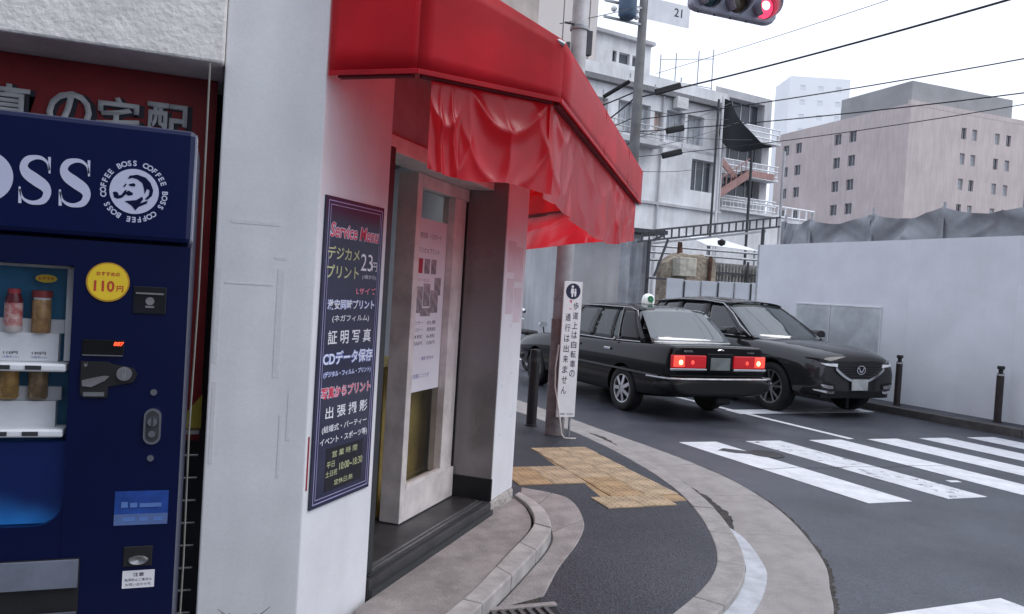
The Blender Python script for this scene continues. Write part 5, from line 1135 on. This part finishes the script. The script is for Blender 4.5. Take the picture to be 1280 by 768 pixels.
MB().box(80.9, 98.6, 77.3, 89.5, 28.25, 31.2).build('penthouse', pm('penthouse_grey', (.34, .34, .345), .8, var=.08, vs_=.3), ob)
MB().box(80.28, 101.3, 76.78, 77.14, 28.0, 28.6).build('parapet', m_brown, ob)
# -- pale tower, its haze put into the wall and pane colours
pt = thing('pale_tower', 'pale distant tower block rising behind the brown office block', 'building', (155, 190, 0))
facade(pt, (146, 182), (1, -.35), 17, 0, 66, [(x, x + 1.6, z, z + 1.6) for z in (46, 50, 54, 58, 62) for x in (3, 8, 13)], pm('tower_haze', (.9, .92, .94), .8, var=.03, vs_=.1), .1, pm('tower_pane_haze', (.82, .85, .88), .3), MATS['tower_haze'], bars=0)
MB().prism([(146.3, 182.3), (161.7, 176.8), (165, 188), (150, 193)], 0, 65.9).build('core', MATS['tower_haze'], pt)
db = thing('blue_grey_building', 'low blue grey building at the right edge above the tarpaulin', 'building', (115, 86, 0))
facade(db, (111.5, 85.5), (1, -.15), 20, 0, 21.5, [(2 + 3 * k, 4 + 3 * k, z, z + 1.6) for k in range(5) for z in (18.6, 15.2)], pm('slate_wall', (.14, .17, .22), .7), .2, m_pane, m_wf)
MB().prism([(111.6, 85.9), (131, 83), (133, 95), (113, 97)], 0, 21.4).build('core', MATS['slate_wall'], db)
# -- white building behind the site
m_wb = pm('white_render', (.72, .72, .735), .8, var=.12, vs_=.5, bump=.15, bs=8, streak=.08)
m_wb2 = pm('grey_render', (.50, .50, .52), .8, var=.12, vs_=.5, bump=.15, bs=8, streak=.1)
EX1 = (.985, .174); OX = Vector((22.5, 39.7))
def q1(x, dy=0): n_ = Vector((.174, -.985)); p = OX + Vector(EX1) * x - n_ * dy; return (p.x, p.y)
wb_ = thing('white_building', 'white rendered apartment building with roof cage behind the utility pole', 'building', (*q1(0), 0))
wv = [(6.7, 7.4, 11.0, 12.3, m_paneO), (2.6, 3.4, 11.4, 12.4, m_paneO), (7.6, 9.0, 10.8, 12.5, m_pane2), (9.2, 10.5, 10.8, 12.5, m_pane2), (4.1, 5.2, 10.8, 12.5, m_pane2), (5.4, 6.4, 10.8, 12.5, m_pane2), (9.75, 11.55, 8.15, 10.0, m_pane)]
P_ = facade(wb_, q1(-6.5), EX1, 12.2, 0, 13.2, wv, m_wb, .35, m_pane2, m_wf, bars=2)
MB().prism([q1(-6.4, .36), q1(5.68, .36), q1(5.68, 10), q1(-6.4, 10)], 0, 13.15).build('core', m_wb, wb_)
MB().prism([q1(-6.6, -.35), q1(5.8, -.35), q1(5.8, 1), q1(-6.6, 1)], 13.21, 13.5).build('eave', pm('eave_shade', (.2, .2, .21), .8), wb_)  # fascia darkened, the shade line under the parapet is in its colour
MB().prism([q1(-6.5, -.05), q1(5.7, -.05), q1(5.7, .3), q1(-6.5, .3)], 13.51, 14.2).build('parapet', m_wb, wb_)
MB().prism([q1(-6.5, -.02), q1(5.7, -.02), q1(5.7, .0), q1(-6.5, .0)], 10.4, 10.55).build('floor_band', m_wb2, wb_)
ww = [(5.9, 6.7, 15.55, 16.2, m_pane), (6.9, 7.7, 15.55, 16.2, m_pane), (5.4, 5.7, 15.55, 16.2, m_pane)]
facade(wb_, q1(-6.2, 3), EX1, 8.3, 13.5, 17.0, ww, m_wb, .2, m_pane, m_wf, name='upper_wall', bars=0)
MB().prism([q1(-6.1, 3.21), q1(2.08, 3.21), q1(2.08, 9), q1(-6.1, 9)], 13.5, 16.95).build('upper_core', m_wb, wb_)
MB().prism([q1(-6.4, 2.7), q1(2.2, 2.7), q1(2.2, 9), q1(-6.4, 9)], 17.0, 17.2).build('roof_slab', m_wb2, wb_)
for k in (0, 2, 5, 7):
    x = 2.9 + .62 * k; a = q1(x, 3); MB().tube([(*a, 14), (*a, 16.7 + .17 * k)], .035, 6).build('cage_post', m_galv, wb_)
for z in (15.2, 16.4): MB().tube([(*q1(2.9, 3), z), (*q1(7.3, 3), z + (.9 if z > 16 else .2))], .03, 6).build('cage_rail', m_galv, wb_)
# clutter on the white building: balcony, ledges, pipes, air conditioners
for z in (10.55, 10.85, 11.15): MB().tube([(*q1(-6.3, -.9), z), (*q1(.2, -.9), z)], .035, 6).build('balcony_rail', m_wb2, wb_)
MB().prism([q1(-6.3, -1.0), q1(.3, -1.0), q1(.3, -.06), q1(-6.3, -.06)], 10.1, 10.38).build('balcony_slab', m_wb2, wb_)
for k in range(12): a = q1(-6.2 + .58 * k, -.9); MB().bar((*a, 10.3), (*a, 11.2), .035).build('baluster', m_wb2, wb_)
for x, z in ((-3.2, 10.4), (-.6, 10.4), (1.4, 12.6)):
    ac = MB().prism([q1(x, -.5), q1(x + .85, -.5), q1(x + .85, -.12), q1(x, -.12)], z, z + .65).build('air_conditioner', pm('ac_white', (.6, .6, .6), .5), wb_, bevel=.02)
for x in (.75, 5.5): MB().tube([(*q1(x, -.1), 0), (*q1(x, -.1), 13.2)], .06, 6).build('downpipe', m_wb2, wb_)
MB().prism([q1(-6.5, -.15), q1(5.7, -.15), q1(5.7, -.03), q1(-6.5, -.03)], 7.0, 7.15).build('ledge', m_wb2, wb_)
# -- stair block with balconies
sb = thing('stair_block', 'white balcony block with pink outdoor stairs and black netting', 'building', (*q1(9, 4), 0))
bw = [(1.3, 4.7, z, z + 1.5, m_pane) for z in (14.0, 11.4, 8.9)]
facade(sb, q1(8.6, 4), EX1, 5.4, 0, 16.0, [w for w in bw], m_wb2, .6, m_pane, m_wf, bars=3)
MB().prism([q1(8.7, 4.65), q1(13.9, 4.65), q1(13.9, 12), q1(8.7, 12)], 0, 15.9).build('core', m_wb2, sb)
for z in (12.9, 10.4, 8.0):
    for dz in (0, .35, .7): MB().tube([(*q1(8.8, 3.0), z + dz), (*q1(13.9, 3.0), z + dz + .05)], .05, 6).build('balcony_rail', m_white, sb)
    MB().prism([q1(8.7, 3.0), q1(14, 3.0), q1(14, 4), q1(8.7, 4)], z - .25, z - .08).build('balcony_slab', m_wb, sb)
    for k in range(8): a = q1(8.9 + .7 * k, 3.0); MB().bar((*a, z - .1), (*a, z + .72), .05).build('baluster', m_white, sb)
m_pink = pm('stair_pink', (.42, .24, .22), .6, var=.15)
a, b = Vector((*q1(6.0, 2), 7.6)), Vector((*q1(10.2, 2), 10.2))
MB().bar(a, b, .1, .45).build('stringer', m_pink, sb); MB().bar(b, Vector((*q1(12.4, 2), 10.2)), .1, .4).build('landing_beam', m_pink, sb)
MB().bar(a + Vector((0, 0, 1)), b + Vector((0, 0, 1)), .06).build('handrail', m_pink, sb)
for k in range(11):
    p = a.lerp(b, k / 10); MB().bar(p, p + Vector((0, 0, 1)), .045).build('stair_baluster', m_pink, sb); MB().box(p.x - .2, p.x + .25, p.y, p.y + 1.0, p.z + .15, p.z + .2).build('tread', m_dark, sb)
a2 = Vector((*q1(6.4, 2.5), 12.0)); b2v = Vector((*q1(9.6, 2.5), 9.7)); MB().bar(a2, b2v, .1, .4).build('stringer', m_pink, sb)
for x, z in ((9.6, 11.8), (12.6, 11.9)): MB().tube([(*q1(x, 1.4), 0), (*q1(x, 1.4), z)], .09, 8).build('stair_post', m_wb2 if x > 10 else m_dark, sb)
MB().prism([q1(8.6, 3.5), q1(18.5, 3.5), q1(18.5, 9), q1(8.6, 9)], 0, 7.8).build('low_wing', m_wb, sb)
for dz in (7.9, 8.6): MB().tube([(*q1(8.7, 3.5), dz), (*q1(18.5, 3.5), dz)], .07, 6).build('wing_rail', m_white, sb)
for k in range(14): a = q1(8.9 + .73 * k, 3.5); MB().bar((*a, 7.8), (*a, 8.6), .1).build('wing_baluster', m_white, sb)
net = MB(); top = [(4.4, 13.55), (4.9, 13.4), (5.6, 12.95), (6.4, 12.25), (7.2, 11.65), (8.0, 11.45), (8.9, 11.45)]; low = [(4.55, 11.6), (4.7, 11.25), (5.3, 10.85), (6.0, 10.75), (6.8, 10.8), (7.8, 11.1), (8.9, 11.38)]
tc_ = catmull(top, 5); lc = catmull(low, 5); n = len(tc_)
net.add([(*q1(p[0], -1 - .15 * math.sin(i * .4)), p[1]) for i, p in enumerate(tc_)] + [(*q1(p[0], -.7), p[1]) for p in lc], [(i, i + 1, n + i + 1, n + i) for i in range(n - 1)])
MB.build(net, 'netting', pm('netting', (.012, .016, .02), .9), sb, fixn=False, solid=.02)
for x, z0, z1 in ((4.0, 11.4, 13.4), (4.35, 11.2, 13.6)): MB().tube([(*q1(x, -1.1), z0 - 11), (*q1(x, -1.1), z1)], .07, 6).build('net_post', m_dark if x < 4.2 else m_wb, sb)
# -- beige building beyond the awning and a low house
be = thing('beige_building', 'tall beige panelled building rising above the awning behind the pole', 'building', (12, 40, 0))
m_be = pm('beige_panel', (.62, .57, .54), .8, var=.04, vs_=.4)
x = 6.0
while x < 18.7:
    e_ = min(x + 1.55, 18.9); MB().box(x + .03, e_ - .03, 40.0, 40.2, 4, 26).build('panel', m_be, be, bevel=.01); x = e_
MB().box(5.9, 18.95, 40.15, 52, 0, 25.9).build('core', pm('panel_joint', (.2, .19, .19), .9), be)
lh = thing('low_shed', 'low beige shed with white eave behind the far grey hoarding', 'shed', (14, 30, 0))
m_sh = pm('shed_wall', (.40, .36, .33), .8, var=.25, vs_=1.2)
for k in range(8): MB().box(9.6 + .82 * k + .01, 9.6 + .82 * (k + 1) - .01, 30, 30.1, 0, 3.15).build('board', m_sh, lh)
MB().box(9.5, 16.25, 29.6, 34, 3.16, 3.36).build('eave', m_white, lh); MB().box(9.6, 16.2, 30.11, 33.8, 0, 3.15).build('core', m_sh, lh)
ho = thing('small_house', 'small dark eaved roof corner just right of the awning', 'house', (11, 21, 0))
MB().box(9.5, 12.0, 21.2, 25, 0, 3.55).build('wall', m_wb2, ho); MB().prism([(9.2, 20.8), (12.6, 20.8), (12.6, 24.9), (9.2, 24.9)], 3.56, 3.68).build('roof', m_dark, ho)
MB().tube([(12.5, 20.85, 3.54), (12.1, 21.15, 3.3), (12.08, 21.17, 0)], .04, 8).build('downpipe', m_galv, ho)

# ================================================================ utility pole and overhead lines
up_ = thing('utility_pole', 'slim grey utility pole rising behind the taxi with cable fittings', 'pole', (10.82, 20, 0))
MB().tube([(10.80, 20, 0), (10.84, 20, 6), (10.85, 20, 12)], [.17, .145, .105], 16).build('shaft', pm('pole_conc', (.17, .168, .17), .8, var=.15, vs_=3, bump=.3), up_, smooth=True)
for k in range(3): MB().box(10.70 + .10 * k, 10.74 + .10 * k, 19.82, 19.86, 1.2, 1.45).build('guard_strip', m_blk, up_)
for z in (9.75, 9.3): MB().bar((10.84, 19.95, z), (9.6, 19.95, z + .03), .06).build('bracket', m_galv, up_)
drum = MB().lathe([(.0, 0), (.18, .03), (.25, .12), (.26, .6), (.26, 1.0), (.2, 1.1), (0, 1.12)], 20, Matrix.Translation((10.24, 19.8, 9.30))).build('blue_drum', pm('drum_blue', (.10, .15, .23), .5, var=.15, vs_=4), up_, smooth=True)
for x, z in ((9.85, 9.55), (10.56, 9.62), (10.56, 9.45)): MB().lathe([(0, -.1), (.07, -.05), (.09, 0), (.07, .05), (0, .1)], 12, Matrix.Translation((x, 19.85, z))).build('insulator', pm('porcelain', (.75, .76, .78), .25), up_)
pt_ = plate(frame_m((0, 19.9, 0), (1, 0, -.02), (.02, 0, 1)), 10.72, 12.1, 9.68, 10.3, .01, m_white, 'number_board', up_); lettering('21', frame_m((0, 19.885, 0), (1, 0, -.02), (.02, 0, 1)), 11.72, 10.05, .26, .24, m_ink, up_, .01)
# overhead cables: start, end, sag, radius, label, how far past the frame they run
CAB = [
    ((10.95, 20.06, 7.31), (12.94, 10.80, 7.63), 0.12, 0.022, 'thick black overhead cable with spliced sleeve, topmost and heaviest against the sky', 2.2),
    ((10.94, 20.05, 6.67), (15.31, 11.51, 7.35), 0.15, 0.014, 'long thin overhead cable crossing just above the brown office block roof corner', 2.2),
    ((10.96, 20.04, 6.33), (15.34, 11.48, 6.64), 0.15, 0.014, 'long thin overhead cable crossing the brown office block below its grey penthouse', 2.2),
    ((11.00, 20.01, 5.62), (15.35, 11.48, 6.54), 0.2, 0.01, 'faint thin wire crossing the brown office block, lowest of the long wires', 2.2),
    ((11.35, 19.93, 8.01), (12.53, 12.56, 8.11), 0.05, 0.007, 'very fine wire rising steeply to the top edge past the roof cage', 2.2),
    ((10.97, 20.03, 6.17), (28.02, 40.00, 13.57), 0.2, 0.014, 'slack cable running from the utility pole to the black netting top', 1.0),
    ((10.99, 20.02, 5.80), (28.82, 40.22, 12.57), 0.2, 0.012, 'lower slack cable from the utility pole towards the stair block', 1.0),
    ((9.44, 22.22, 6.86), (10.94, 20.07, 7.53), 0.1, 0.02, 'black cable from the awning side meeting the utility pole near its clamp', 1.0),
    ((10.81, 21.71, 6.95), (10.91, 20.08, 7.39), 0.05, 0.022, 'short thick black cable just left of the utility pole', 1.0),
    ((10.31, 21.87, 5.58), (10.97, 20.03, 6.17), 0.1, 0.016, 'lowest slack cable left of the utility pole above the awning', 1.0),
    ((10.48, 21.83, 6.68), (22.40, 30.26, 9.11), 0.2, 0.012, 'thin cable passing behind the pole to the stair block windows', 1.0),
    ((10.86, 20.0, 7.0), (27.0, 38.8, 12.2), 0.3, 0.012, 'thin cable from the pole crossing the white building upper windows', 1.0),
    ((9.9, 21.6, 6.3), (10.86, 20.0, 6.75), 0.08, 0.014, 'short black cable dipping to the pole from the awning side, middle one', 1.0),
    ((10.88, 20.0, 5.2), (26.5, 38.9, 9.6), 0.35, 0.012, 'lowest thin cable from the utility pole over the white building blank wall', 1.0),
    ((6.20, 14.89, 7.05), (10.82, 20.17, 9.90), 0.05, 0.01, 'fine wire from the grey signal pole to the utility pole top', 1.0),
]
m_cable = pm('cable_black', (.02, .02, .024), .6)
for a, b, sag, r_, lab, ext in CAB:
    a, b = Vector(a), Vector(b); b = a + (b - a) * ext; sag_ = sag * ext * ext
    pts = [a.lerp(b, t / 24) - Vector((0, 0, sag_ * 4 * (t / 24) * (1 - t / 24) * .5)) for t in range(25)]
    tag(MB().tube(pts, r_, 6).build('overhead_cable', m_cable, None), lab, 'cable', 'overhead cables')
for (a, b, lab) in (((11.25, 19.75, 7.42), (11.95, 19.55, 7.68), 'slanted black cable splice box, uppermost of the three right of the utility pole'), ((11.42, 19.3, 6.28), (11.92, 19.2, 6.42), 'black cable splice box, middle of the three right of the utility pole'), ((11.34, 19.3, 5.58), (11.9, 19.2, 5.76), 'black cable splice box, lowest of the three right of the utility pole'), ((10.2, 20.9, 7.38), (10.78, 20.4, 7.82), 'black cable splice sleeve left of the utility pole')):
    sp = thing('splice_box', lab, 'splice box', a, group='black splice boxes on the cables')
    av, bv = Vector(a), Vector(b); MB().bar(av, bv, .13, .17 if 'sleeve' not in lab else .1).build('case', m_blk, sp, bevel=.03)
    MB().bar(av + Vector((0, 0, .1)), av + Vector((0, 0, .22)), .03).build('hanger', m_galv, sp); MB().bar(bv + Vector((0, 0, .1)), bv + Vector((0, 0, .22)), .03).build('hanger', m_galv, sp)

# ================================================================ unseen building behind the viewer, added to darken reflections and light from there
os_ = thing('added_building', 'unseen grey office building added across the side street opposite the vending machine', 'building', (-12, -9, 0))
m_os = pm('opposite_wall', (.34, .33, .32), .8, var=.1, vs_=.4)
facade(os_, (1.5, -7.5), (-1, 0), 30, 0, 14, [(1.5 + 2.6 * k, 3.4 + 2.6 * k, z, z + 1.6) for k in range(11) for z in (1.2, 4.4, 7.6, 10.8)], m_os, .25, m_pane, m_wf)
MB().box(-28.5, 1.45, -20, -7.8, 0, 13.95).build('core', m_os, os_)
